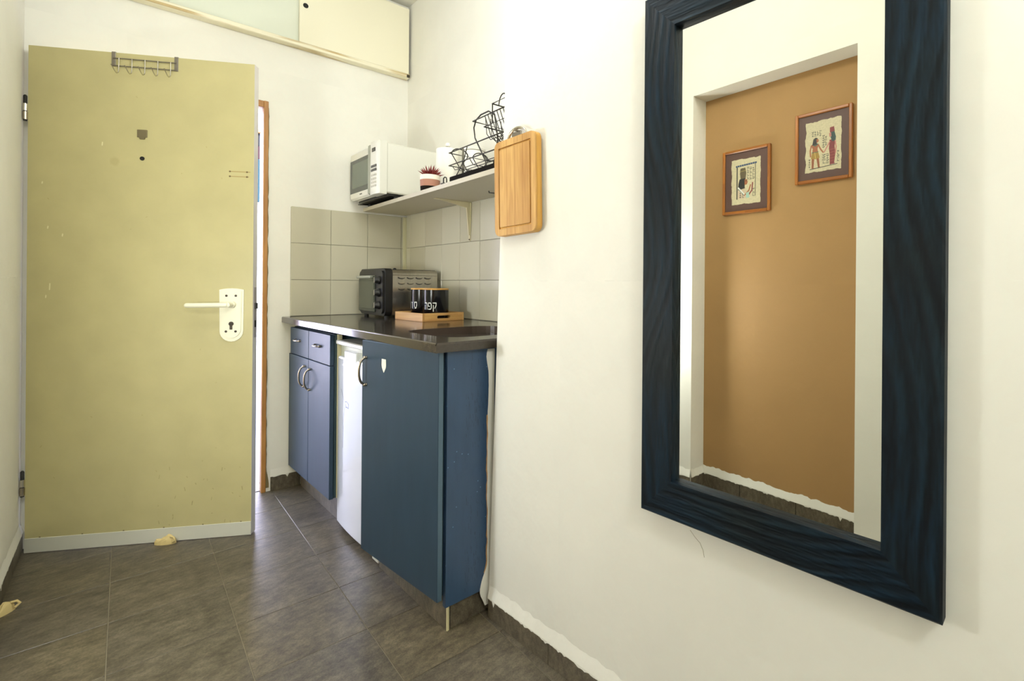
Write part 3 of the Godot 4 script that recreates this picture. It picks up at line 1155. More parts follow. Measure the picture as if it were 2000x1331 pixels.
func build_counter():
	# front edge from (0.606, -3.10) to (0.684, -1.435)
	var A := Vector3(0.606, 0.92, -3.097)
	var turn := atan2(0.078, 1.662)
	var c = thing("countertop", "brown-grey glossy worktop with a sunk sink over the blue cabinets", "countertop", A, turn)
	var L := 1.664
	var th := 0.03
	var D0 := 0.0
	var D1 := 0.632
	# sink opening: x 0.10 .. 0.50, z 1.20 .. 1.60 with round corners
	var x0 := 0.105
	var x1 := 0.505
	var z0 := 1.18
	var z1 := 1.56
	var r := 0.10
	var s := mb()
	grain = 2
	var b := 0.006
	# top sheet, in pieces round the opening
	var Y := func(x: float, z: float) -> Vector3: return Vector3(x, 0, z)
	var xr := D1
	for q in [[D0 + b, 0.0, xr, z0], [D0 + b, z0, x0, z1], [x1, z0, xr, z1], [D0 + b, z1, xr, L - b]]:
		quad(s, Y.call(q[0], q[1]), Y.call(q[0], q[3]), Y.call(q[2], q[3]), Y.call(q[2], q[1]))
	for q in [[x0, z0, 1, 1], [x1, z0, -1, 1], [x1, z1, -1, -1], [x0, z1, 1, -1]]:
		var cx: float = q[0] + q[2] * r
		var cz: float = q[1] + q[3] * r
		for k in 8:
			var a0 := PI / 2 * k / 8.0
			var a1 := PI / 2 * (k + 1) / 8.0
			var p0: Vector3 = Y.call(cx - q[2] * r * cos(a0), cz - q[3] * r * sin(a0))
			var p1: Vector3 = Y.call(cx - q[2] * r * cos(a1), cz - q[3] * r * sin(a1))
			var pc: Vector3 = Y.call(q[0], q[1])
			if (p0 - pc).cross(p1 - pc).y > 0:
				tri(s, pc, p0, p1)
			else:
				tri(s, pc, p1, p0)
	# underside and back
	quad(s, Vector3(D0, -th, 0), Vector3(xr, -th, 0), Vector3(xr, -th, L), Vector3(D0, -th, L))
	quad(s, Vector3(xr, -th, 0), Vector3(xr, 0, 0), Vector3(xr, 0, L), Vector3(xr, -th, L))
	quad(s, Vector3(D0, -th, 0), Vector3(D0, -b, 0), Vector3(xr, 0, 0), Vector3(xr, -th, 0))
	obj("slab", s, M.counter, c)
	s = mb()
	quad(s, Vector3(D0, -th, 0), Vector3(D0, -th, L), Vector3(D0, -b, L), Vector3(D0, -b, 0))
	for k in 4:
		var a0 := PI / 2 * k / 4.0
		var a1 := PI / 2 * (k + 1) / 4.0
		var p0 := Vector3(b - b * cos(a0), -b + b * sin(a0), 0)
		var p1 := Vector3(b - b * cos(a1), -b + b * sin(a1), 0)
		quad(s, p0, p0 + Vector3(0, 0, L - b), p1 + Vector3(0, 0, L - b), p1)
	obj("front_edge", s, M.counter, c)
	s = mb()
	quad(s, Vector3(D0, -th, L), Vector3(0.26, -th, L), Vector3(0.26, -b, L), Vector3(D0, -b, L))
	quad(s, Vector3(D0, -b, L), Vector3(0.26, -b, L), Vector3(0.26, 0, L - b), Vector3(D0 + b, 0, L - b))
	obj("end_edge", s, M.counter, c)
	# the cut edge of the opening, and the basin under it, which the cabinet carries
	s = mb()
	var rim := rounded(x1 - x0, z1 - z0, r, 8, Vector2((x0 + x1) / 2, (z0 + z1) / 2))
	var low := rounded(x1 - x0 - 0.03, z1 - z0 - 0.03, r - 0.015, 8, Vector2((x0 + x1) / 2, (z0 + z1) / 2))
	var n := rim.size()
	for k in n:
		var j := (k + 1) % n
		quad(s, Y.call(rim[k].x, rim[k].y), Y.call(rim[j].x, rim[j].y), Vector3(rim[j].x, -th, rim[j].y), Vector3(rim[k].x, -th, rim[k].y))
	obj("opening_edge", s, M.sink, c)
	var cab = get_node("sink_cabinet")
	var TC: Transform3D = cab.transform.affine_inverse() * c.transform
	s = mb()
	for k in n:
		var j := (k + 1) % n
		quad(s, TC * Vector3(rim[k].x, -th - 0.0004, rim[k].y), TC * Vector3(rim[j].x, -th - 0.0004, rim[j].y), TC * Vector3(low[j].x, -0.16, low[j].y), TC * Vector3(low[k].x, -0.16, low[k].y))
		tri(s, TC * Vector3((x0 + x1) / 2, -0.165, (z0 + z1) / 2), TC * Vector3(low[k].x, -0.16, low[k].y), TC * Vector3(low[j].x, -0.16, low[j].y))
	var bs = obj("sink_basin", s, M.sink, cab)
	bs.set_meta("label", "dark brown moulded sink basin")
	grain = 1

func build_shelf():
	var sh = thing("wall_shelf", "long beige shelf on brackets above the worktop", "shelf", Vector3(1.016, 1.525, -3.097))
	grain = 2
	var bs := mb()
	prism(bs, PackedVector2Array([Vector2(0.0015, 0), Vector2(0.0015, 1.655), Vector2(0.306, 1.655), Vector2(0.2515, 0)]), -0.020, 0.0, Transform3D(Basis(Vector3(1, 0, 0), Vector3(0, 0, 1), Vector3(0, -1, 0)), Vector3.ZERO))
	obj("board", bs, M.shelf, sh)
	box("edge_band", Vector3(0, 0.0, 0), Vector3(0.0015, 0.020, 1.655), M.shelf, sh, 0.0004)
	grain = 1
	var bz := 0.755
	for z in [bz, 1.5]:
		var br := Node3D.new()
		br.name = "bracket"
		sh.add_child(br, true)
		br.position = Vector3(0, 0, z)
		var s := mb()
		bx(s, Vector3(0.085, -0.0035, -0.014), Vector3(0.278, 0.0, 0.014), 0.001)
		prism(s, PackedVector2Array([Vector2(0.10, -0.002), Vector2(0.27, -0.002), Vector2(0.27, -0.028), Vector2(0.255, -0.028)]), -0.006, 0.006)
		obj("arm", s, M.bracket, br)
		s = mb()
		prism(s, PackedVector2Array([Vector2(-0.015, 0), Vector2(0.015, 0), Vector2(0.006, -0.2), Vector2(-0.006, -0.2)]), 0.0, 0.0035, Transform3D(Basis(Vector3(0, 0, 1), Vector3.UP, Vector3(-1, 0, 0)), Vector3(0.2795, 0, 0)))
		prism(s, PackedVector2Array([Vector2(0.2765, -0.002), Vector2(0.255, -0.002), Vector2(0.272, -0.17), Vector2(0.2765, -0.17)]), -0.004, 0.004)
		obj("leg", s, M.bracket, br)
		s = mb()
		lathe(s, [Vector2(0.0045, 0), Vector2(0.003, 0.002), Vector2(0, 0.0024)], 10, facing(Vector3(0.276, -0.192, 0), Vector3(-1, 0, 0)))
		obj("screw", s, M.screw, br)
	# a bent wire hanging from the underside
	wire("wire_hook", [Vector3(0.176, 0.0, 1.11), Vector3(0.178, -0.008, 1.11), Vector3(0.20, -0.012, 1.14), Vector3(0.22, -0.012, 1.2), Vector3(0.222, 0.0, 1.21)], 0.0025, M.black_wire, sh)

func build_microwave():
	var y0 := 1.545
	var m = thing("microwave", "white microwave oven at the far end of the shelf", "microwave", Vector3(0.933, y0 + 0.012, -3.078), 0.03)
	var W := 0.437
	var H := 0.284
	# local x: depth, z: width
	box("casing", Vector3(0.035, 0.018, 0.003), Vector3(0.325, H - 0.004, W - 0.003), M.white_plastic, m, 0.006)
	box("base_plate", Vector3(0.045, 0.006, 0.02), Vector3(0.31, 0.018, W - 0.02), M.black_plastic, m, 0.001)
	for q in [[0.105, 0.03], [0.105, W - 0.05], [0.28, 0.03], [0.28, W - 0.05]]:
		var s := mb()
		lathe(s, [Vector2(0.011, -0.012), Vector2(0.012, 0.010), Vector2(0, 0.010)], 12, Transform3D(Basis(), Vector3(q[0], 0, q[1])))
		obj("foot", s, M.black_plastic, m)
	wire("cord", [Vector3(0.10, 0.012, 0.36), Vector3(0.04, 0.006, 0.30), Vector3(0.02, -0.004, 0.15), Vector3(0.03, -0.006, 0.06), Vector3(0.07, 0.002, 0.03), Vector3(0.15, 0.008, 0.02)], 0.0035, M.black_plastic, m)
	# front: door on the left, keypad on the right with a rounded column between them
	var dz := 0.310
	var d = box("door", Vector3(0.004, 0.016, 0.0), Vector3(0.036, H, dz), M.white_plastic, m, 0.010)
	box("window_frame", Vector3(0.0025, 0.054, 0.004), Vector3(0.006, 0.240, dz - 0.016), M.dark_glass, d, 0.001)
	box("window", Vector3(0.0015, 0.080, 0.040), Vector3(0.004, 0.218, dz - 0.018), M.dark_glass2, d, 0.0005)
	var bd := mb()
	for k in 4:
		bx(bd, Vector3(0.0032, 0.036, 0.148 + k * 0.009), Vector3(0.0042, 0.043, 0.154 + k * 0.009), 0.0002)
	obj("maker_mark", bd, M.button, d)
	var kp := Node3D.new()
	kp.name = "control_panel"
	m.add_child(kp)
	var s2 := mb()
	# bulging fascia: an extruded arc
	var prof := PackedVector2Array()
	for k in 11:
		var t := -1.0 + 0.2 * k
		prof.append(Vector2((dz + W) / 2 + t * (W - dz) / 2, -0.010 * (1.0 - pow(absf(t), 3.0))))
	prof.append(Vector2(W, 0.036))
	prof.append(Vector2(dz, 0.036))
	prism(s2, prof, 0.010, H + 0.001, Transform3D(Basis(Vector3(0, 0, 1), Vector3(1, 0, 0), Vector3(0, 1, 0)), Vector3.ZERO))
	obj("fascia", s2, M.white_plastic, kp)
	box("grey_pillar", Vector3(-0.010, 0.016, dz - 0.016), Vector3(0.03, H - 0.002, dz + 0.004), M.grey_plastic, kp, 0.008)
	var zc := (dz + W) / 2 + 0.006
	box("display", Vector3(-0.0125, 0.232, zc - 0.020), Vector3(-0.004, 0.252, zc + 0.020), M.black_gloss, kp, 0.0008)
	for r in 2:
		for k in 3:
			box("button", Vector3(-0.0122, 0.150 - r * 0.020, zc - 0.032 + k * 0.023), Vector3(-0.004, 0.163 - r * 0.020, zc - 0.013 + k * 0.023), M.button, kp, 0.001)
	for r in 4:
		for k in 3:
			box("button", Vector3(-0.0118, 0.105 - r * 0.019, zc - 0.031 + k * 0.023), Vector3(-0.004, 0.115 - r * 0.019, zc - 0.014 + k * 0.023), M.button_light, kp, 0.001)

func build_shelf_items():
	var y0 := 1.545
	# succulent in a banded pot
	var p = thing("potted_succulent", "small red spiky succulent in a cream and terracotta pot", "plant", Vector3(1.070, y0, -2.325))
	var s := mb()
	lathe(s, [Vector2(0, 0), Vector2(0.040, 0), Vector2(0.0435, 0.004), Vector2(0.045, 0.026)], 32)
	obj("pot_base", s, M.pot_dark, p)
	s = mb()
	lathe(s, [Vector2(0.045, 0.026), Vector2(0.0465, 0.058)], 32)
	obj("pot_band", s, M.pot_clay, p)
	s = mb()
	lathe(s, [Vector2(0.0465, 0.058), Vector2(0.0468, 0.079), Vector2(0.0455, 0.081), Vector2(0.043, 0.080), Vector2(0.042, 0.072), Vector2(0, 0.072)], 32)
	obj("pot_rim", s, M.pot_cream, p)
	for k in 46:
		var a := k * 2.39996
		var tilt := 0.15 + 1.2 * (k / 46.0)
		var dir := Vector3(cos(a) * sin(tilt), cos(tilt), sin(a) * sin(tilt))
		var b := Vector3(cos(a), 0, sin(a)) * 0.008 + Vector3(0, 0.074, 0)
		s = mb()
		var len := 0.050 + 0.014 * rng.randf()
		var side := dir.cross(Vector3.UP).normalized()
		if side.length() < 0.1:
			side = Vector3.RIGHT
		var nn := side.cross(dir)
		var tip := b + dir * len
		var w := 0.0048
		var m0 := b + dir * len * 0.45
		for q in [[side, nn], [nn, -side], [-side, -nn], [-nn, side]]:
			tri(s, b + q[0] * w * 0.6, b + q[1] * w * 0.6, m0 + q[0] * w)
			tri(s, b + q[1] * w * 0.6, m0 + q[1] * w, m0 + q[0] * w)
			tri(s, m0 + q[0] * w, m0 + q[1] * w, tip)
		obj("leaf", s, M.succulent, p)
	# paper towel on its stand
	var t = thing("paper_towel", "white paper towel roll standing on the shelf behind the succulent", "paper towel", Vector3(1.180, y0, -2.365))
	s = mb()
	lathe(s, [Vector2(0, 0), Vector2(0.068, 0), Vector2(0.07, 0.004), Vector2(0.066, 0.012), Vector2(0, 0.012)], 36)
	obj("stand", s, M.ceramic, t)
	s = mb()
	lathe(s, [Vector2(0.019, 0.013), Vector2(0.054, 0.013), Vector2(0.056, 0.015), Vector2(0.056, 0.233), Vector2(0.054, 0.235), Vector2(0.019, 0.235), Vector2(0.019, 0.20), Vector2(0, 0.20)], 40)
	obj("roll", s, M.paper, t)
	s = mb()
	lathe(s, [Vector2(0.004, 0.2), Vector2(0.004, 0.25), Vector2(0.012, 0.253), Vector2(0.013, 0.262), Vector2(0.008, 0.27), Vector2(0, 0.272)], 20)
	obj("stand_knob", s, M.ceramic, t)
	# white canister behind the rack
	var w = thing("white_jar", "tall white jar with a flat lid behind the wire dish rack", "jar", Vector3(1.215, y0, -2.165))
	s = mb()
	lathe(s, [Vector2(0, 0), Vector2(0.05, 0), Vector2(0.053, 0.004), Vector2(0.053, 0.19), Vector2(0.05, 0.194), Vector2(0, 0.194)], 36)
	obj("body", s, M.ceramic, w)
	s = mb()
	lathe(s, [Vector2(0.054, 0.194), Vector2(0.055, 0.196), Vector2(0.055, 0.206), Vector2(0.05, 0.21), Vector2(0, 0.21)], 36)
	obj("lid", s, M.ceramic, w)

func build_dish_rack():
	var y0 := 1.545
	var o := Vector3(1.035, y0, -2.075)
	var r = thing("dish_rack", "black wire two-tier dish rack on a drip tray", "dish rack", o)
	var m = M.black_wire
	var X := 0.215
	var Z := 0.50
	# drip tray
	var s := mb()
	bx(s, Vector3(0.0, 0.006, 0.03), Vector3(X, 0.010, Z), 0.001)
	bx(s, Vector3(-0.006, 0.006, 0.03), Vector3(0.003, 0.026, Z), 0.002)
	bx(s, Vector3(X - 0.003, 0.006, 0.03), Vector3(X + 0.006, 0.026, Z), 0.002)
	bx(s, Vector3(0.0, 0.006, 0.025), Vector3(X, 0.026, 0.034), 0.002)
	bx(s, Vector3(0.0, 0.006, Z - 0.006), Vector3(X, 0.026, Z + 0.003), 0.002)
	obj("drip_tray", s, M.black_matte, r)
	for q in [[0.015, 0.045], [X - 0.015, 0.045], [0.015, Z - 0.02], [X - 0.015, Z - 0.02]]:
		s = mb()
		lathe(s, [Vector2(0.008, 0), Vector2(0.009, 0.007), Vector2(0, 0.007)], 10, Transform3D(Basis(), Vector3(q[0], 0, q[1])))
		obj("foot", s, M.black_plastic, r)
	# lower basket: two rims and a wire floor
	for h in [0.081, 0.137]:
		wire("rim", [Vector3(0.003, h, 0.008), Vector3(X - 0.003, h, 0.008), Vector3(X - 0.003, h, Z - 0.01), Vector3(0.003, h, Z - 0.01)], 0.0026, m, r, 6, true)
	for k in 8:
		var x := 0.02 + k * (X - 0.04) / 7.0
		wire("floor_wire", [Vector3(x, 0.081, 0.008), Vector3(x, 0.062, 0.03), Vector3(x, 0.058, 0.1), Vector3(x, 0.058, Z - 0.1), Vector3(x, 0.081, Z - 0.01)], 0.0016, m, r)
	for k in 4:
		var z := 0.08 + 0.11 * k
		wire("cross_wire", [Vector3(0.003, 0.081, z), Vector3(0.02, 0.058, z), Vector3(X - 0.02, 0.058, z), Vector3(X - 0.003, 0.081, z)], 0.0018, m, r)
	for x in [0.055, 0.16]:      # looped handles on the far end
		wire("loop", arc(Vector3(x, 0.137, 0.008), Vector3(0.04, 0, 0), Vector3(0, 0.028, 0.0), 0.0, PI, 12), 0.0026, m, r)
		wire("loop_strut", [Vector3(x - 0.04, 0.137, 0.008), Vector3(x, 0.081, 0.008), Vector3(x + 0.04, 0.137, 0.008)], 0.0022, m, r)
	# bent legs that carry both tiers
	for x in [0.008, X - 0.008]:
		wire("side_frame", [Vector3(x, 0.012, 0.32), Vector3(x, 0.05, 0.31), Vector3(x, 0.16, 0.225), Vector3(x, 0.205, 0.215), Vector3(x, 0.232, 0.232), Vector3(x, 0.245, 0.27), Vector3(x, 0.245, 0.33), Vector3(x, 0.22, 0.375), Vector3(x, 0.12, 0.40), Vector3(x, 0.05, 0.38), Vector3(x, 0.012, 0.36)], 0.003, m, r)
		wire("brace", [Vector3(x, 0.024, 0.06), Vector3(x, 0.081, 0.13), Vector3(x, 0.137, 0.16)], 0.0022, m, r)
		wire("brace", [Vector3(x, 0.024, 0.17), Vector3(x, 0.081, 0.12)], 0.0022, m, r)
	# upper basket
	for h in [0.228, 0.185]:
		wire("upper_rim", [Vector3(0.0, h, 0.22 if h > 0.2 else 0.31), Vector3(X, h, 0.22 if h > 0.2 else 0.31), Vector3(X, h, Z), Vector3(0.0, h, Z)], 0.0026, m, r, 6, true)
	for k in 9:
		var x := 0.012 + k * (X - 0.024) / 8.0
		wire("plate_wire", [Vector3(x, 0.228, 0.30), Vector3(x, 0.16, 0.31), Vector3(x, 0.13, 0.34), Vector3(x, 0.13, Z - 0.04), Vector3(x, 0.228, Z)], 0.0017, m, r)
	for k in 8:
		var z := 0.315 + 0.022 * k
		wire("plate_loop", [Vector3(0.0, 0.228, z), Vector3(0.03, 0.15, z), Vector3(0.06, 0.13, z), Vector3(0.09, 0.19, z), Vector3(0.12, 0.19, z), Vector3(0.15, 0.13, z), Vector3(X - 0.03, 0.15, z), Vector3(X, 0.228, z)], 0.0017, m, r)
	# a cup rail on top
	wire("cup_rail", [Vector3(0.0, 0.262, 0.37), Vector3(X, 0.262, 0.37), Vector3(X, 0.262, Z), Vector3(0.0, 0.262, Z)], 0.0026, m, r, 6, true)
	wire("cup_rail_loop", arc(Vector3(0.03, 0.262, 0.40), Vector3(0, 0, 0.03), Vector3(0, 0.04, 0), 0.0, PI, 10), 0.0024, m, r)
	for z in [0.372, Z - 0.002]:
		wire("post", [Vector3(0.0, 0.185, z), Vector3(0.0, 0.262, z)], 0.0024, m, r)
		wire("post", [Vector3(X, 0.185, z), Vector3(X, 0.262, z)], 0.0024, m, r)
	# a grey grater standing in the rack
	var g = thing("grater", "flat grey metal grater standing upright in the dish rack", "grater", Vector3(1.072, y0 + 0.012, -2.005))
	s = mb()
	prism(s, PackedVector2Array([Vector2(-0.011, 0), Vector2(0.012, 0), Vector2(0.016, 0.11), Vector2(0.012, 0.138), Vector2(0.004, 0.146), Vector2(-0.006, 0.138), Vector2(-0.010, 0.11)]), -0.0012, 0.0012, Transform3D(Basis(Vector3.UP, 0.75), Vector3.ZERO))
	obj("blade", s, mat(hexc("7d7867"), 0.45, 0.5), g)
	# a small cup hook clip by the tray
	var cl = thing("clip", "small dark metal clip lying at the shelf edge by the drip tray", "clip", Vector3(1.030, y0, -2.09))
	wire("wire", [Vector3(-0.006, 0.003, 0), Vector3(-0.006, 0.026, 0), Vector3(-0.002, 0.032, 0.004), Vector3(0.004, 0.03, 0.006), Vector3(0.006, 0.022, 0.006), Vector3(0.006, 0.003, 0.006)], 0.003, M.black_wire, cl)
	box("plate", Vector3(-0.016, 0, -0.010), Vector3(0.012, 0.004, 0.02), M.black_wire, cl, 0.001)

func build_toaster():
	var y0 := 0.92
	var t = thing("toaster_oven", "stainless and black toaster oven on the worktop", "toaster oven", Vector3(0.955, y0, -2.995), 0.0)
	var W := 0.36      # along z
	var D := 0.305     # along x
	var y1 := 0.018
	var y2 := 0.255
	# casing: rounded top corners, extruded along x
	var prof := PackedVector2Array()
	prof.append(Vector2(0.0, y1))
	for k in 8:
		var t8 := k / 7.0
		prof.append(Vector2(W - 0.010 + 0.010 * sin(PI * (0.15 + 0.7 * t8)), y1 + (y2 - y1 - 0.03) * t8))
	for k in 6:
		var a := PI / 2 * k / 5.0
		prof.append(Vector2(W - 0.028 + 0.028 * cos(a), y2 - 0.028 + 0.028 * sin(a)))
	for k in 6:
		var a := PI / 2 + PI / 2 * k / 5.0
		prof.append(Vector2(0.028 + 0.028 * cos(a), y2 - 0.028 + 0.028 * sin(a)))
	var s := mb()
	grain = 0
	prism(s, prof, 0.05, D, Transform3D(Basis(Vector3(0, 0, 1), Vector3(0, 1, 0), Vector3(1, 0, 0)), Vector3.ZERO))
	obj("casing", s, M.stainless, t)
	grain = 1
	s = mb()
	bx(s, Vector3(0.052, y2 - 0.002, 0.03), Vector3(D, y2 + 0.002, W - 0.03), 0.001)
	obj("top_panel", s, M.black_plastic, t)
	# louvres on the side that faces the room
	for r in 3:
		for k in 4:
			s = mb()
			var cx := 0.105 + k * 0.048
			var cy := 0.215 - r * 0.030
			var bump := PackedVector2Array()
			var dip := PackedVector2Array()
			for q in 9:
				var a := PI + PI * q / 8.0
				bump.append(Vector2(cx + 0.016 * cos(a), cy + 0.0045 * sin(a)))
				dip.append(Vector2(cx + 0.018 * cos(a), cy + 0.0085 * sin(a)))
			for q in 7:
				var a := PI * (q + 1) / 8.0
				bump.append(Vector2(cx + 0.016 * cos(a), cy + 0.003 * sin(a)))
			for q in 7:
				var a := TAU - PI * (q + 1) / 8.0
				dip.append(Vector2(cx + 0.0165 * cos(a), cy + 0.0045 * sin(a)))
			prism(s, bump, W - 0.004, W + 0.0028)
			obj("louvre", s, M.stainless, t)
			s = mb()
			prism(s, dip, W - 0.004, W + 0.0006)
			obj("slot", s, M.dark, t)
	# front surround
	s = mb()
	var fr := rounded(W + 0.016, y2 - y1 + 0.012, 0.03, 6, Vector2(W / 2, (y1 + y2) / 2))
	var TX := Transform3D(Basis(Vector3(0, 0, 1), Vector3(0, 1, 0), Vector3(1, 0, 0)), Vector3.ZERO)
	prism(s, fr, 0.018, 0.055, TX)
	obj("surround", s, M.black_plastic, t)
	s = mb()
	prism(s, rounded(W - 0.01, y2 - y1 - 0.012, 0.024, 6, Vector2(W / 2, (y1 + y2) / 2)), 0.008, 0.02, TX)
	obj("fascia", s, M.black_plastic, t)
	# glass door with a light frame, knobs on the right
	var dr = box("door", Vector3(0.002, y1 + 0.012, 0.014), Vector3(0.010, y2 - 0.030, W - 0.10), M.dark_glass, t, 0.002)
	box("glass", Vector3(0.0005, y1 + 0.028, 0.024), Vector3(0.004, y2 - 0.042, W - 0.11), mat(hexc("474b3d"), 0.08), dr, 0.0008)
	box("handle_bar", Vector3(-0.018, y2 - 0.046, 0.03), Vector3(-0.004, y2 - 0.032, W - 0.12), M.grey_plastic, dr, 0.004)
	for z in [0.045, W - 0.135]:
		box("handle_post", Vector3(-0.006, y2 - 0.045, z - 0.006), Vector3(0.004, y2 - 0.033, z + 0.006), M.grey_plastic, dr, 0.001)
	for k in 3:
		var kn := Node3D.new()
		kn.name = "knob"
		t.add_child(kn, true)
		kn.position = Vector3(0.008, y2 - 0.055 - 0.066 * k, W - 0.050)
		s = mb()
		lathe(s, [Vector2(0.022, 0), Vector2(0.022, 0.006), Vector2(0.018, 0.010), Vector2(0.017, 0.024), Vector2(0.015, 0.026), Vector2(0, 0.026)], 24, facing(Vector3.ZERO, Vector3(-1, 0, 0)))
		obj("dial", s, M.black_plastic, kn)
		box("pointer", Vector3(-0.0275, -0.014, -0.003), Vector3(-0.024, 0.014, 0.003), M.chrome, kn, 0.001)
	for q in [[0.04, 0.03], [0.04, W - 0.03], [D - 0.03, 0.03], [D - 0.03, W - 0.03]]:
		s = mb()
		lathe(s, [Vector2(0.011, 0), Vector2(0.013, 0.020), Vector2(0, 0.020)], 14, Transform3D(Basis(), Vector3(q[0], 0, q[1])))
		obj("foot", s, M.black_plastic, t)
	s = mb()
	ball(s, Vector3(0.13, y2 + 0.004, 0.2), 0.010, 12)
	obj("top_stud", s, M.black_plastic, t)

func letter(img: Image, strokes: Array, at: Vector2, sz: Vector2, w: float):
	for st in strokes:
		var pts := []
		for p in st:
			pts.append(at + Vector2(p[0], p[1]) * sz)
		line(img, pts, w, Color(0.93, 0.93, 0.90))

func build_tray():
	var y0 := 0.92
	# corners on the worktop: left far (1.002,-2.548), near (1.028,-2.283), right (1.252,-2.266)
	var near := Vector3(1.020, y0, -2.287)
	var turn := atan2(-0.0055, 0.265)
	var t = thing("serving_tray", "bamboo serving tray with slotted ends holding two black canisters", "tray", near, 0.075)
	var X := 0.225
	var Z := 0.278
	var h := 0.040
	grain = 2
	box("bottom", Vector3(0.006, 0.0, -Z + 0.006), Vector3(X - 0.006, 0.008, -0.006), M.bamboo, t, 0.001)
	box("side", Vector3(0, 0, -Z), Vector3(0.010, h, 0), M.bamboo, t, 0.0015)
	box("side", Vector3(X - 0.010, 0, -Z), Vector3(X, h, 0), M.bamboo, t, 0.0015)
	grain = 0
	for z in [-0.010, -Z]:
		var s := mb()
		var xa := 0.010
		var xb := X - 0.010
		var sl := 0.073
		var m := X / 2
		bx(s, Vector3(xa, 0, z), Vector3(xb, 0.013, z + 0.010), 0.0012)
		bx(s, Vector3(xa, 0.027, z), Vector3(xb, h, z + 0.010), 0.0012)
		bx(s, Vector3(xa, 0.0125, z), Vector3(m - sl / 2, 0.0275, z + 0.010), 0.0008)
		bx(s, Vector3(m + sl / 2, 0.0125, z), Vector3(xb, 0.0275, z + 0.010), 0.0008)
		for sg in [-1.0, 1.0]:
			var pp := PackedVector2Array()
			for k in 7:
				var a := -PI / 2 + PI * k / 6.0
				pp.append(Vector2(m + sg * (sl / 2 - 0.007 + 0.007 * cos(a)), 0.020 + 0.007 * sin(a)))
			pp.append(Vector2(m + sg * (sl / 2 + 0.001), 0.0275))
			pp.append(Vector2(m + sg * (sl / 2 + 0.001), 0.0125))
			prism(s, pp, z, z + 0.010)
		obj("end_board", s, M.bamboo, t)
	grain = 1
	var HE := [[0, 0], [1, 0], [1, 1]]
	var letters := {
		"samekh": [[[0.05, 0], [0.95, 0], [1, 0.5], [0.75, 0.95], [0.4, 1], [0.1, 0.6], [0.15, 0]]],
		"vav": [[[0.2, 0], [0.6, 0.05], [0.6, 1]]],
		"kaf": [[[0.05, 0], [0.75, 0], [1, 0.3], [1, 0.7], [0.75, 1], [0.05, 1]]],
		"resh": [[[0.05, 0], [0.8, 0], [1, 0.2], [1, 1]]],
		"qof": [[[0, 0], [1, 0], [0.95, 0.45], [0.6, 0.85]], [[0.12, 0.4], [0.12, 1.35]]],
		"pe": [[[0.35, 0.55], [0.0, 0.5], [0.0, 0.0], [0.8, 0], [1, 0.25], [1, 0.8], [0.8, 1], [0.0, 1]]],
		"he": [[[0, 0], [0.9, 0], [1, 0.15], [1, 1]], [[0.15, 0.4], [0.15, 1]]],
	}
	var sets := [
		{"turn": 38.0, "at": Vector3(1.124, y0 + 0.0082, -2.366), "word": ["he", "pe", "qof"], "label": "black canister lettered in white in the slotted tray, further from the toaster oven"},
		{"turn": -4.0, "at": Vector3(1.115, y0 + 0.0082, -2.490), "word": ["resh", "kaf", "vav", "samekh"], "label": "black canister lettered in white in the slotted tray, close to the toaster oven"},
	]
	for e in sets:
		var im := Image.create(1024, 256, false, Image.FORMAT_RGB8)
		im.fill(Color(0.035, 0.035, 0.045))
		# the word is drawn left to right as it is seen
		var word: Array = e.word
		var step := 62.0
		var x0 := 512.0 - step * word.size() / 2.0
		for k in word.size():
			letter(im, letters[word[k]], Vector2(x0 + step * k + 8, 112), Vector2(40, 54), 8.5)
		var bm := textured(im, 0.12)
		# the middle of the sheet (u = 0.5) faces a little left of the camera
		var c = thing("canister", e.label, "canister", e.at, 0.0, "lettered canisters on the tray")
		c.rotation.y = deg_to_rad(e.turn)
		var s := mb()
		lathe(s, [Vector2(0.0, 0), Vector2(0.060, 0.0), Vector2(0.061, 0.002), Vector2(0.061, 0.142)], 48)
		obj("body", s, bm, c)
		s = mb()
		lathe(s, [Vector2(0.061, 0.142), Vector2(0.061, 0.1435), Vector2(0.058, 0.1435), Vector2(0.058, 0.1445)], 48)
		obj("rim", s, M.black_gloss, c)
		s = mb()
		lathe(s, [Vector2(0.0600, 0.1435), Vector2(0.0608, 0.1445), Vector2(0.0608, 0.150), Vector2(0.060, 0.151), Vector2(0, 0.151)], 48)
		obj("lid", s, M.bamboo_edge, c)

# ------------------------------------------------------------------ on the mirror wall
# wall frame: local x along the wall towards the camera, y up, z out into the room
func wall_frame() -> Transform3D:
	var TM := Transform3D(Basis(Vector3.UP, TURN_M), Vector3(0.879, 0, -1.473))
	var along := TM.basis * Vector3(0, 0, 1)
	var outw := TM.basis * Vector3(-1, 0, 0)
	return Transform3D(Basis(along, Vector3.UP, outw), TM.origin)

func on_wall(called, label, category, along: float, y: float, off: float):
	var F := wall_frame()
	var o = thing(called, label, category)
	o.transform = Transform3D(F.basis, F * Vector3(along, y, off))
	return o

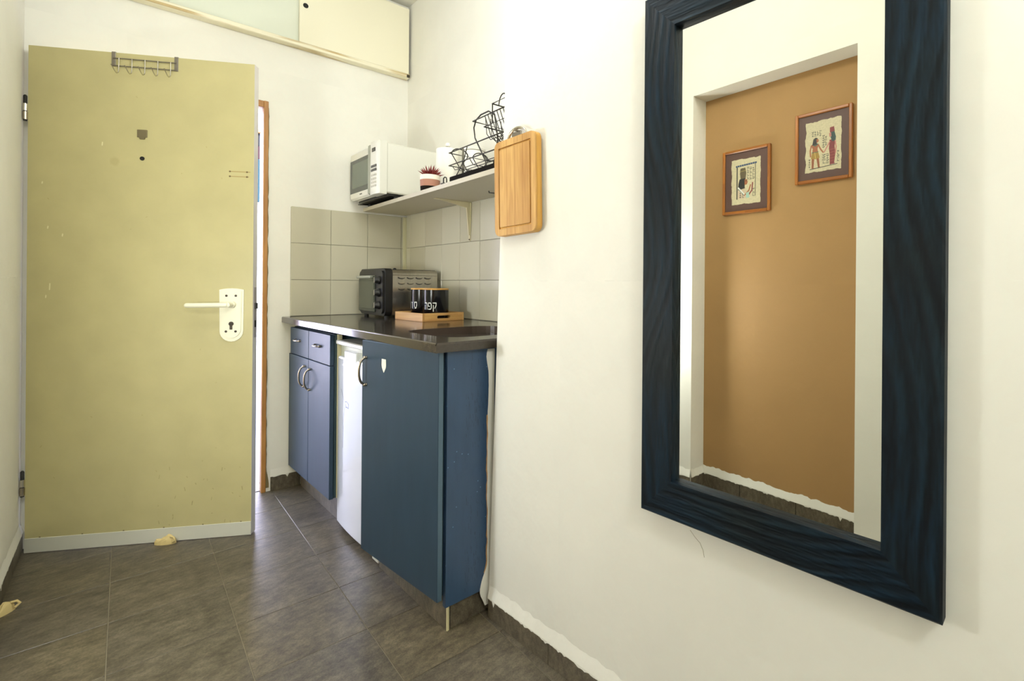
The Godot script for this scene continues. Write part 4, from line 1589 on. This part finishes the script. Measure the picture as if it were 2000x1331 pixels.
func build_cutting_board():
	var b = on_wall("cutting_board", "bamboo cutting board with a juice groove hanging on the wall corner", "cutting board", 0.183, 1.405, 0.006)
	b.rotate_object_local(Vector3(0, 0, 1), 0.03)
	var w := 0.203
	var h := 0.300
	var r := 0.022
	uvs = 1.6
	uvo = Vector2(0.5, 0.5)
	grain = 1
	var s := mb()
	prism(s, rounded(w, h, r, 6), 0.0, 0.018)
	obj("core", s, M.bamboo_edge, b)
	# face: rim pieces and a field, with the groove between them
	var g := 0.022
	s = mb()
	var outer := rounded(w - 0.002, h - 0.002, r - 0.001, 6)
	# rim as strips
	var iw := w - 2 * g
	var ih := h - 2 * g
	var wallp := func(a: Vector2, bb: Vector2, c: Vector2, d: Vector2):
		prism(s, PackedVector2Array([a, bb, c, d]), 0.018, 0.024)
	var clip := Geometry2D.intersect_polygons(outer, PackedVector2Array([Vector2(-w, ih / 2), Vector2(w, ih / 2), Vector2(w, h), Vector2(-w, h)]))
	for q in clip:
		prism(s, q, 0.018, 0.024)
	clip = Geometry2D.intersect_polygons(outer, PackedVector2Array([Vector2(-w, -h), Vector2(w, -h), Vector2(w, -ih / 2), Vector2(-w, -ih / 2)]))
	for q in clip:
		prism(s, q, 0.018, 0.024)
	wallp.call(Vector2(-w / 2 + 0.001, -ih / 2), Vector2(-iw / 2, -ih / 2), Vector2(-iw / 2, ih / 2), Vector2(-w / 2 + 0.001, ih / 2))
	wallp.call(Vector2(iw / 2, -ih / 2), Vector2(w / 2 - 0.001, -ih / 2), Vector2(w / 2 - 0.001, ih / 2), Vector2(iw / 2, ih / 2))
	obj("face_rim", s, M.bamboo, b)
	s = mb()
	prism(s, rounded(iw - 0.011, ih - 0.011, 0.004, 3), 0.018, 0.024)
	obj("face_field", s, M.bamboo, b)
	uvs = 1.0
	uvo = Vector2.ZERO
	# steel grip at the top
	s = mb()
	var pts := arc(Vector3(0, h / 2 - 0.006, 0.010), Vector3(0.046, 0, 0), Vector3(0, 0.036, 0), 0.0, PI, 16)
	tube(s, pts, 0.0045, 10)
	obj("grip", s, M.chrome, b)
	s = mb()
	bx(s, Vector3(-0.026, h / 2 - 0.001, 0.007), Vector3(0.020, h / 2 + 0.020, 0.012), 0.002)
	obj("grip_plate", s, M.steel_grey, b)
	s = mb()
	lathe(s, [Vector2(0.003, -0.012), Vector2(0.003, 0.016), Vector2(0.005, 0.017), Vector2(0.005, 0.019), Vector2(0, 0.0195)], 10, facing(Vector3(0, h / 2 + 0.022, 0.0), Vector3(0, 0, 1)))
	obj("nail", s, M.nickel, b)

func build_mirror():
	var y0 := 0.572
	var m = on_wall("wall_mirror", "tall wall mirror in a wide blue-black stained wood frame", "mirror", 0.684, y0, 0.0)
	var W := 0.596
	var H := 1.205
	var g := 0.0865
	var th := 0.035
	# four mitred boards
	var B := [
		[Vector2(0, 0), Vector2(g, g), Vector2(g, H - g), Vector2(0, H), 1],
		[Vector2(W, H), Vector2(W - g, H - g), Vector2(W - g, g), Vector2(W, 0), 1],
		[Vector2(W, 0), Vector2(W - g, g), Vector2(g, g), Vector2(0, 0), 0],
		[Vector2(0, H), Vector2(g, H - g), Vector2(W - g, H - g), Vector2(W, H), 0]]
	for k in 4:
		var e = B[k]
		grain = e[4]
		uvo = Vector2(0.02 + 0.11 * k, 0.01)
		uvs = 0.8
		var s := mb()
		var c := Vector2()
		for q in 4:
			c += e[q] * 0.25
		var face := PackedVector2Array()
		var base := PackedVector2Array()
		for q in 4:
			base.append(e[q])
		# the outer long edge is eased: lower body, then a slightly inset face
		prism(s, base, 0.003, th - 0.004)
		var i0: Vector2 = e[0]
		var i3: Vector2 = e[3]
		var dirn: Vector2 = ((e[1] + e[2]) * 0.5 - (i0 + i3) * 0.5).normalized()
		var al := (i3 - i0).normalized()
		face.append(i0 + dirn * 0.004 + al * 0.004)
		face.append(e[1])
		face.append(e[2])
		face.append(i3 + dirn * 0.004 - al * 0.004)
		var lo := th - 0.004
		var f3 := func(p: Vector2, z: float) -> Vector3: return Vector3(p.x, p.y, z)
		var pf := face
		var pb := base
		if Geometry2D.is_polygon_clockwise(pf):
			pf.reverse()
			pb.reverse()
		tri(s, f3.call(pf[0], th), f3.call(pf[1], th), f3.call(pf[2], th))
		tri(s, f3.call(pf[0], th), f3.call(pf[2], th), f3.call(pf[3], th))
		for q in 4:
			var j := (q + 1) % 4
			quad(s, f3.call(pb[q], lo), f3.call(pb[j], lo), f3.call(pf[j], th), f3.call(pf[q], th))
		obj("frame_board", s, M.frame_wood, m)
	grain = 1
	uvs = 1.0
	uvo = Vector2.ZERO
	box("backing", Vector3(0.02, 0.02, 0.001), Vector3(W - 0.02, H - 0.02, 0.013), M.wood_back, m, 0.0)
	var s := mb()
	bx(s, Vector3(g - 0.006, g - 0.006, 0.0135), Vector3(W - g + 0.006, H - g + 0.006, 0.018), 0.0)
	obj("mirror_glass", s, M.glass_mirror, m)

# ------------------------------------------------------------------ the niche pictures
func torn(w: int, h: int, lo: Vector2, hi: Vector2, n: FastNoiseLite) -> Array:
	var p := []
	var steps := 24
	for k in steps:
		p.append(Vector2(lerpf(lo.x, hi.x, k / float(steps)), lo.y + 6.0 * n.get_noise_1d(k * 9.0)))
	for k in steps:
		p.append(Vector2(hi.x + 4.0 * n.get_noise_1d(300 + k * 9.0), lerpf(lo.y, hi.y, k / float(steps))))
	for k in steps:
		p.append(Vector2(lerpf(hi.x, lo.x, k / float(steps)), hi.y + 5.0 * n.get_noise_1d(600 + k * 9.0)))
	for k in steps:
		p.append(Vector2(lo.x + 6.0 * n.get_noise_1d(900 + k * 9.0), lerpf(hi.y, lo.y, k / float(steps))))
	return p

func glyphs(im: Image, x: float, y0: float, y1: float, w: float, r: RandomNumberGenerator):
	var y := y0
	while y < y1:
		var k := r.randi() % 4
		var c := Color(0.12, 0.12, 0.12, 0.9)
		if k == 0:
			line(im, [Vector2(x, y), Vector2(x + w, y)], 2.0, c)
			y += 6
		elif k == 1:
			line(im, [Vector2(x, y), Vector2(x + w * 0.5, y + 6), Vector2(x + w, y), Vector2(x + w * 0.4, y + 1)], 1.8, c)
			y += 11
		elif k == 2:
			line(im, [Vector2(x + w * 0.3, y), Vector2(x + w * 0.3, y + 9), Vector2(x + w, y + 9)], 2.0, c)
			y += 14
		else:
			line(im, [Vector2(x + w * 0.2, y + 3), Vector2(x + w * 0.5, y), Vector2(x + w * 0.8, y + 3), Vector2(x + w * 0.5, y + 6), Vector2(x + w * 0.2, y + 3)], 1.8, c)
			y += 11

func papyrus(kind: int) -> Image:
	var w := 256
	var h := 320
	var im := Image.create(w, h, false, Image.FORMAT_RGB8)
	im.fill(hexc("573a30"))
	var n := noise(120 + kind, 0.02, 3)
	var n2 := noise(130 + kind, 0.2, 2)
	var lo := Vector2(38, 34) if kind == 1 else Vector2(40, 40)
	var hi := Vector2(218, 284) if kind == 1 else Vector2(214, 284)
	fill(im, torn(w, h, lo, hi, n), hexc("cabf9c"))
	for y in range(20, 300):
		for x in range(20, 236):
			var c := im.get_pixel(x, y)
			if c.g > 0.5:
				var k := 1.0 + 0.06 * n2.get_noise_2d(x * 0.2, y) + 0.05 * n2.get_noise_2d(x, y * 0.2)
				im.set_pixel(x, y, Color(c.r * k, c.g * k, c.b * k))
	var r := RandomNumberGenerator.new()
	r.seed = 40 + kind
	var brown := hexc("8a4a22")
	var red := hexc("7c2c2c")
	var black := hexc("1f1d1a")
	var skin := hexc("9a5a34")
	if kind == 1:
		# two standing figures side by side, columns of marks between them
		for k in 2:      # legs, then the kilt, torso, arms
			var dx: float = [0.0, 22.0][k]
			fill(im, [Vector2(70 + dx, 208), Vector2(84 + dx, 208), Vector2(82 + dx * 1.25, 236), Vector2(80 + dx * 1.45, 262), Vector2(92 + dx * 1.4, 264), Vector2(70 + dx * 1.5, 265), Vector2(70 + dx * 1.3, 238)], brown)
		fill(im, [Vector2(72, 184), Vector2(103, 184), Vector2(112, 216), Vector2(90, 220), Vector2(66, 216)], hexc("9a7a2e"))
		line(im, [Vector2(72, 186), Vector2(103, 185)], 4.0, hexc("2f5a50"))
		line(im, [Vector2(86, 188), Vector2(90, 216)], 3.0, hexc("c9b060"))
		fill(im, [Vector2(66, 148), Vector2(84, 143), Vector2(106, 147), Vector2(100, 170), Vector2(102, 185), Vector2(73, 185), Vector2(75, 168)], skin)
		line(im, [Vector2(76, 147), Vector2(88, 154), Vector2(100, 147)], 5.0, hexc("2f5a50"))
		line(im, [Vector2(68, 151), Vector2(62, 176), Vector2(64, 204)], 6.5, skin)
		line(im, [Vector2(104, 151), Vector2(115, 174), Vector2(128, 192)], 6.5, skin)
		fill(im, [Vector2(79, 120), Vector2(90, 114), Vector2(100, 118), Vector2(101, 128), Vector2(96, 138), Vector2(97, 148), Vector2(72, 150), Vector2(76, 134)], black)
		fill(im, [Vector2(94, 122), Vector2(103, 122), Vector2(106, 131), Vector2(103, 138), Vector2(95, 140)], skin)
		fill(im, [Vector2(160, 138), Vector2(188, 136), Vector2(186, 176), Vector2(190, 206), Vector2(184, 252), Vector2(190, 256), Vector2(162, 258), Vector2(162, 210), Vector2(158, 180)], red)
		for k in 5:
			line(im, [Vector2(162, 186 + 14 * k), Vector2(187, 184 + 14 * k)], 1.6, hexc("a8604e"))
		fill(im, [Vector2(164, 100), Vector2(184, 98), Vector2(192, 128), Vector2(190, 148), Vector2(172, 146), Vector2(166, 126)], hexc("27443f"))
		line(im, [Vector2(172, 108), Vector2(180, 144)], 2.0, black)
		fill(im, [Vector2(158, 106), Vector2(168, 102), Vector2(170, 122), Vector2(160, 124)], hexc("b9746a"))
		fill(im, [Vector2(162, 78), Vector2(182, 76), Vector2(186, 100), Vector2(162, 102)], red)
		line(im, [Vector2(162, 146), Vector2(148, 170), Vector2(134, 192)], 5.5, hexc("b9746a"))
		line(im, [Vector2(188, 146), Vector2(193, 176), Vector2(190, 206)], 5.5, hexc("b9746a"))
		line(im, [Vector2(62, 268), Vector2(198, 259)], 3.0, black)
		glyphs(im, 124, 204, 252, 16, r)
		glyphs(im, 144, 204, 250, 13, r)
		glyphs(im, 54, 218, 262, 9, r)
		glyphs(im, 197, 196, 250, 11, r)
		glyphs(im, 124, 110, 168, 12, r)
		glyphs(im, 138, 118, 160, 9, r)
		for k in 4:
			glyphs(im, 70 + 13 * k, 84, 108, 10, r)
	else:
		# a seated head-and-shoulders figure in a ruled panel
		line(im, [Vector2(70, 76), Vector2(188, 70)], 9.0, hexc("23406a"))
		for k in 9:
			line(im, [Vector2(76 + 13 * k, 72 - 0.6 * k), Vector2(76 + 13 * k, 80 - 0.6 * k)], 2.0, hexc("c0b27a"))
		line(im, [Vector2(74, 82), Vector2(74, 254)], 6.0, black)
		line(im, [Vector2(184, 76), Vector2(184, 246)], 3.0, black)
		fill(im, [Vector2(94, 90), Vector2(124, 88), Vector2(130, 118), Vector2(126, 150), Vector2(96, 152), Vector2(92, 120)], hexc("5e5236"))
		line(im, [Vector2(96, 106), Vector2(127, 104)], 3.0, hexc("9a8a4a"))
		fill(im, [Vector2(90, 148), Vector2(124, 145), Vector2(128, 160), Vector2(120, 176), Vector2(122, 202), Vector2(80, 208), Vector2(82, 176)], black)
		fill(im, [Vector2(120, 152), Vector2(134, 152), Vector2(139, 168), Vector2(134, 180), Vector2(120, 182)], skin)
		line(im, [Vector2(124, 160), Vector2(132, 160)], 2.5, black)
		fill(im, [Vector2(78, 206), Vector2(122, 200), Vector2(134, 222), Vector2(134, 254), Vector2(78, 254)], hexc("c6b298"))
		line(im, [Vector2(82, 194), Vector2(122, 238)], 9.0, hexc("dcdcd6"))
		line(im, [Vector2(84, 202), Vector2(116, 238)], 2.0, hexc("3a6a60"))
		line(im, [Vector2(120, 238), Vector2(146, 214), Vector2(156, 186)], 7.0, skin)
		line(im, [Vector2(140, 244), Vector2(164, 216), Vector2(168, 176)], 7.0, red)
		fill(im, [Vector2(128, 226), Vector2(146, 220), Vector2(150, 252), Vector2(130, 254)], hexc("9dc0b0"))
		for k in 3:
			glyphs(im, 134 + 16 * k, 88 + 3 * k, 158, 12, r)
		glyphs(im, 166, 206, 250, 13, r)
		glyphs(im, 90, 222, 252, 9, r)
		glyphs(im, 106, 226, 252, 9, r)
	return im

func build_pictures():
	var L := Vector3(-0.607, 0, -1.386)
	var R := Vector3(-0.512, 0, -0.637)
	var d := (R - L).normalized()
	var n := Vector3(d.z, 0, -d.x)
	# local x runs against d so that (x, y, out) is right-handed
	var B := Basis(-d, Vector3.UP, n)
	var specs := [
		[0.088, 0.36, 1.647, 0.335, 0, "wood-framed papyrus print of one seated figure under a blue band"],
		[0.486, 0.745, 1.751, 0.330, 1, "wood-framed papyrus print of two standing figures"]]
	for e in specs:
		var w: float = e[1] - e[0]
		var h: float = e[3]
		var o = thing("picture_frame", e[5], "picture", Vector3.ZERO, 0.0, "papyrus pictures in the niche")
		o.transform = Transform3D(B, L + d * (e[0] + e[1]) * 0.5 + Vector3(0, e[2], 0) + n * 0.001)
		var f := 0.015
		grain = 1
		for sg in [-1.0, 1.0]:
			box("moulding", Vector3(sg * (w / 2 - f), -h / 2, 0), Vector3(sg * w / 2, h / 2, 0.016), M.pic_frame, o, 0.003)
		grain = 0
		for sg in [-1.0, 1.0]:
			box("moulding", Vector3(-w / 2 + f, sg * (h / 2 - f), 0), Vector3(w / 2 - f, sg * h / 2, 0.016), M.pic_frame, o, 0.003)
		grain = 1
		var img := papyrus(e[4])
		img.flip_x()
		var pm := textured(img, 0.6)
		pm.clearcoat_enabled = true
		pm.clearcoat = 0.35
		var s := mb()
		var a := w / 2 - f
		var b := h / 2 - f
		picture(s, Vector3(-a, -b, 0.008), Vector3(a, -b, 0.008), Vector3(a, b, 0.008), Vector3(-a, b, 0.008))
		obj("print", s, pm, o)
		box("backing", Vector3(-a - 0.004, -b - 0.004, 0.001), Vector3(a + 0.004, b + 0.004, 0.007), M.mat_board, o, 0.0)

func build_plaster_marks():
	var F := wall_frame()
	var n := noise(150, 0.05, 3)
	var cab: Node3D = get_node("sink_cabinet")
	var T := cab.transform
	var z := 0.5306
	var s := mb()
	var s2 := mb()
	var m := 70
	for k in m:
		var a := []
		for q in 2:
			var t := float(k + q) / m
			var y := 0.03 + 0.855 * t
			var w := 0.024 + 0.007 * n.get_noise_1d((k + q) * 1.6) + 0.030 * exp(-pow((y - 0.09) / 0.05, 2.0)) + 0.008 * exp(-pow((y - 0.87) / 0.03, 2.0))
			a.append([y, w, w + 0.004 + 0.003 * n.get_noise_1d(500 + (k + q) * 5.0)])
		var e := 0.205
		quad(s, T * Vector3(e - a[0][1], a[0][0], z), T * Vector3(e, a[0][0], z), T * Vector3(e, a[1][0], z), T * Vector3(e - a[1][1], a[1][0], z))
		if a[0][0] > 0.13 and a[0][0] < 0.66:
			quad(s2, T * Vector3(e - a[0][2], a[0][0], z - 0.0003), T * Vector3(e, a[0][0], z - 0.0003), T * Vector3(e, a[1][0], z - 0.0003), T * Vector3(e - a[1][2], a[1][0], z - 0.0003))
	var wall = get_node("wall_right")
	obj("plaster_smear", s, M.plaster, wall)
	obj("bare_wood_edge", s2, mat(hexc("b58a58"), 0.8), wall)
	# dirt along the joint of jamb and plaster
	s = mb()
	m = 90
	for k in m:
		var a := []
		for q in 2:
			var y := 0.02 + 2.0 * (k + q) / m
			a.append([y, 0.0035 + 0.004 * maxf(-0.6, n.get_noise_1d(900 + (k + q) * 6.0)) + 0.012 * exp(-pow((y - 0.03) / 0.06, 2.0))])
		quad(s, Vector3(0.5395, a[0][0], ZB + 0.001), Vector3(0.5395 + a[0][1], a[0][0], ZB + 0.001), Vector3(0.5395 + a[1][1], a[1][0], ZB + 0.001), Vector3(0.5395, a[1][0], ZB + 0.001))
	obj("chipped_joint", s, mat(hexc("8a7a52"), 0.9), get_node("wall_back"))
	# hairline crack under the mirror
	var pts := []
	for q in [Vector2(0.800, 0.548), Vector2(0.815, 0.535), Vector2(0.826, 0.528), Vector2(0.834, 0.514), Vector2(0.837, 0.500)]:
		pts.append(F * Vector3(q.x, q.y, 0.0))
	wire("crack", pts, 0.0006, mat(hexc("a39a84"), 0.9), wall)

func build_small_things():
	# lumps of yellowed foam wedged at the door and by the pier
	var specs := [
		[Vector3(0.128, 0, -2.770), -0.55, "crumpled yellow foam lump wedged under the door"],
		[Vector3(-0.292, 0, -2.535), 0.7, "folded scrap of yellow foam lying by the left skirting"]]
	for k in 2:
		var e = specs[k]
		var o = thing("foam_wedge", e[2], "wedge", e[0], e[1])
		var s := mb()
		var nz := noise(140 + k, 12.0, 2)
		nz.frequency = 30.0
		var ring := 14
		var rows := 7
		var P := []
		for j in rows:
			var row := []
			var t := j / float(rows - 1)
			for i in ring:
				var a := TAU * i / ring
				var q := Vector3(cos(a) * 0.040, 0, sin(a) * 0.014)
				var lift := sin(t * PI * 0.5)
				var sc := 1.0 - 0.9 * pow(t, 2.2)
				var p := Vector3(q.x * sc, lift * 0.030, q.z * sc)
				var e2 := nz.get_noise_3d(p.x, p.y + k, p.z)
				p += Vector3(q.x, 0.2, q.z).normalized() * e2 * 0.010 * sc
				p.y = maxf(0.0, p.y) + (0.012 * sin(q.x * 60.0) * t if t < 1.0 else 0.0)
				p.y = maxf(0.0, p.y)
				if j == 0:
					p.y = 0.0
				row.append(p)
			P.append(row)
		for j in rows - 1:
			for i in ring:
				var l := (i + 1) % ring
				quad(s, P[j][l], P[j][i], P[j + 1][i], P[j + 1][l])
		obj("lump", s, M.foam, o)
		wire("tear", [Vector3(0.030, 0.010, 0.012), Vector3(0.042, 0.018, 0.014), Vector3(0.036, 0.028, 0.010), Vector3(0.022, 0.030, 0.006)], 0.004, M.foam, o)
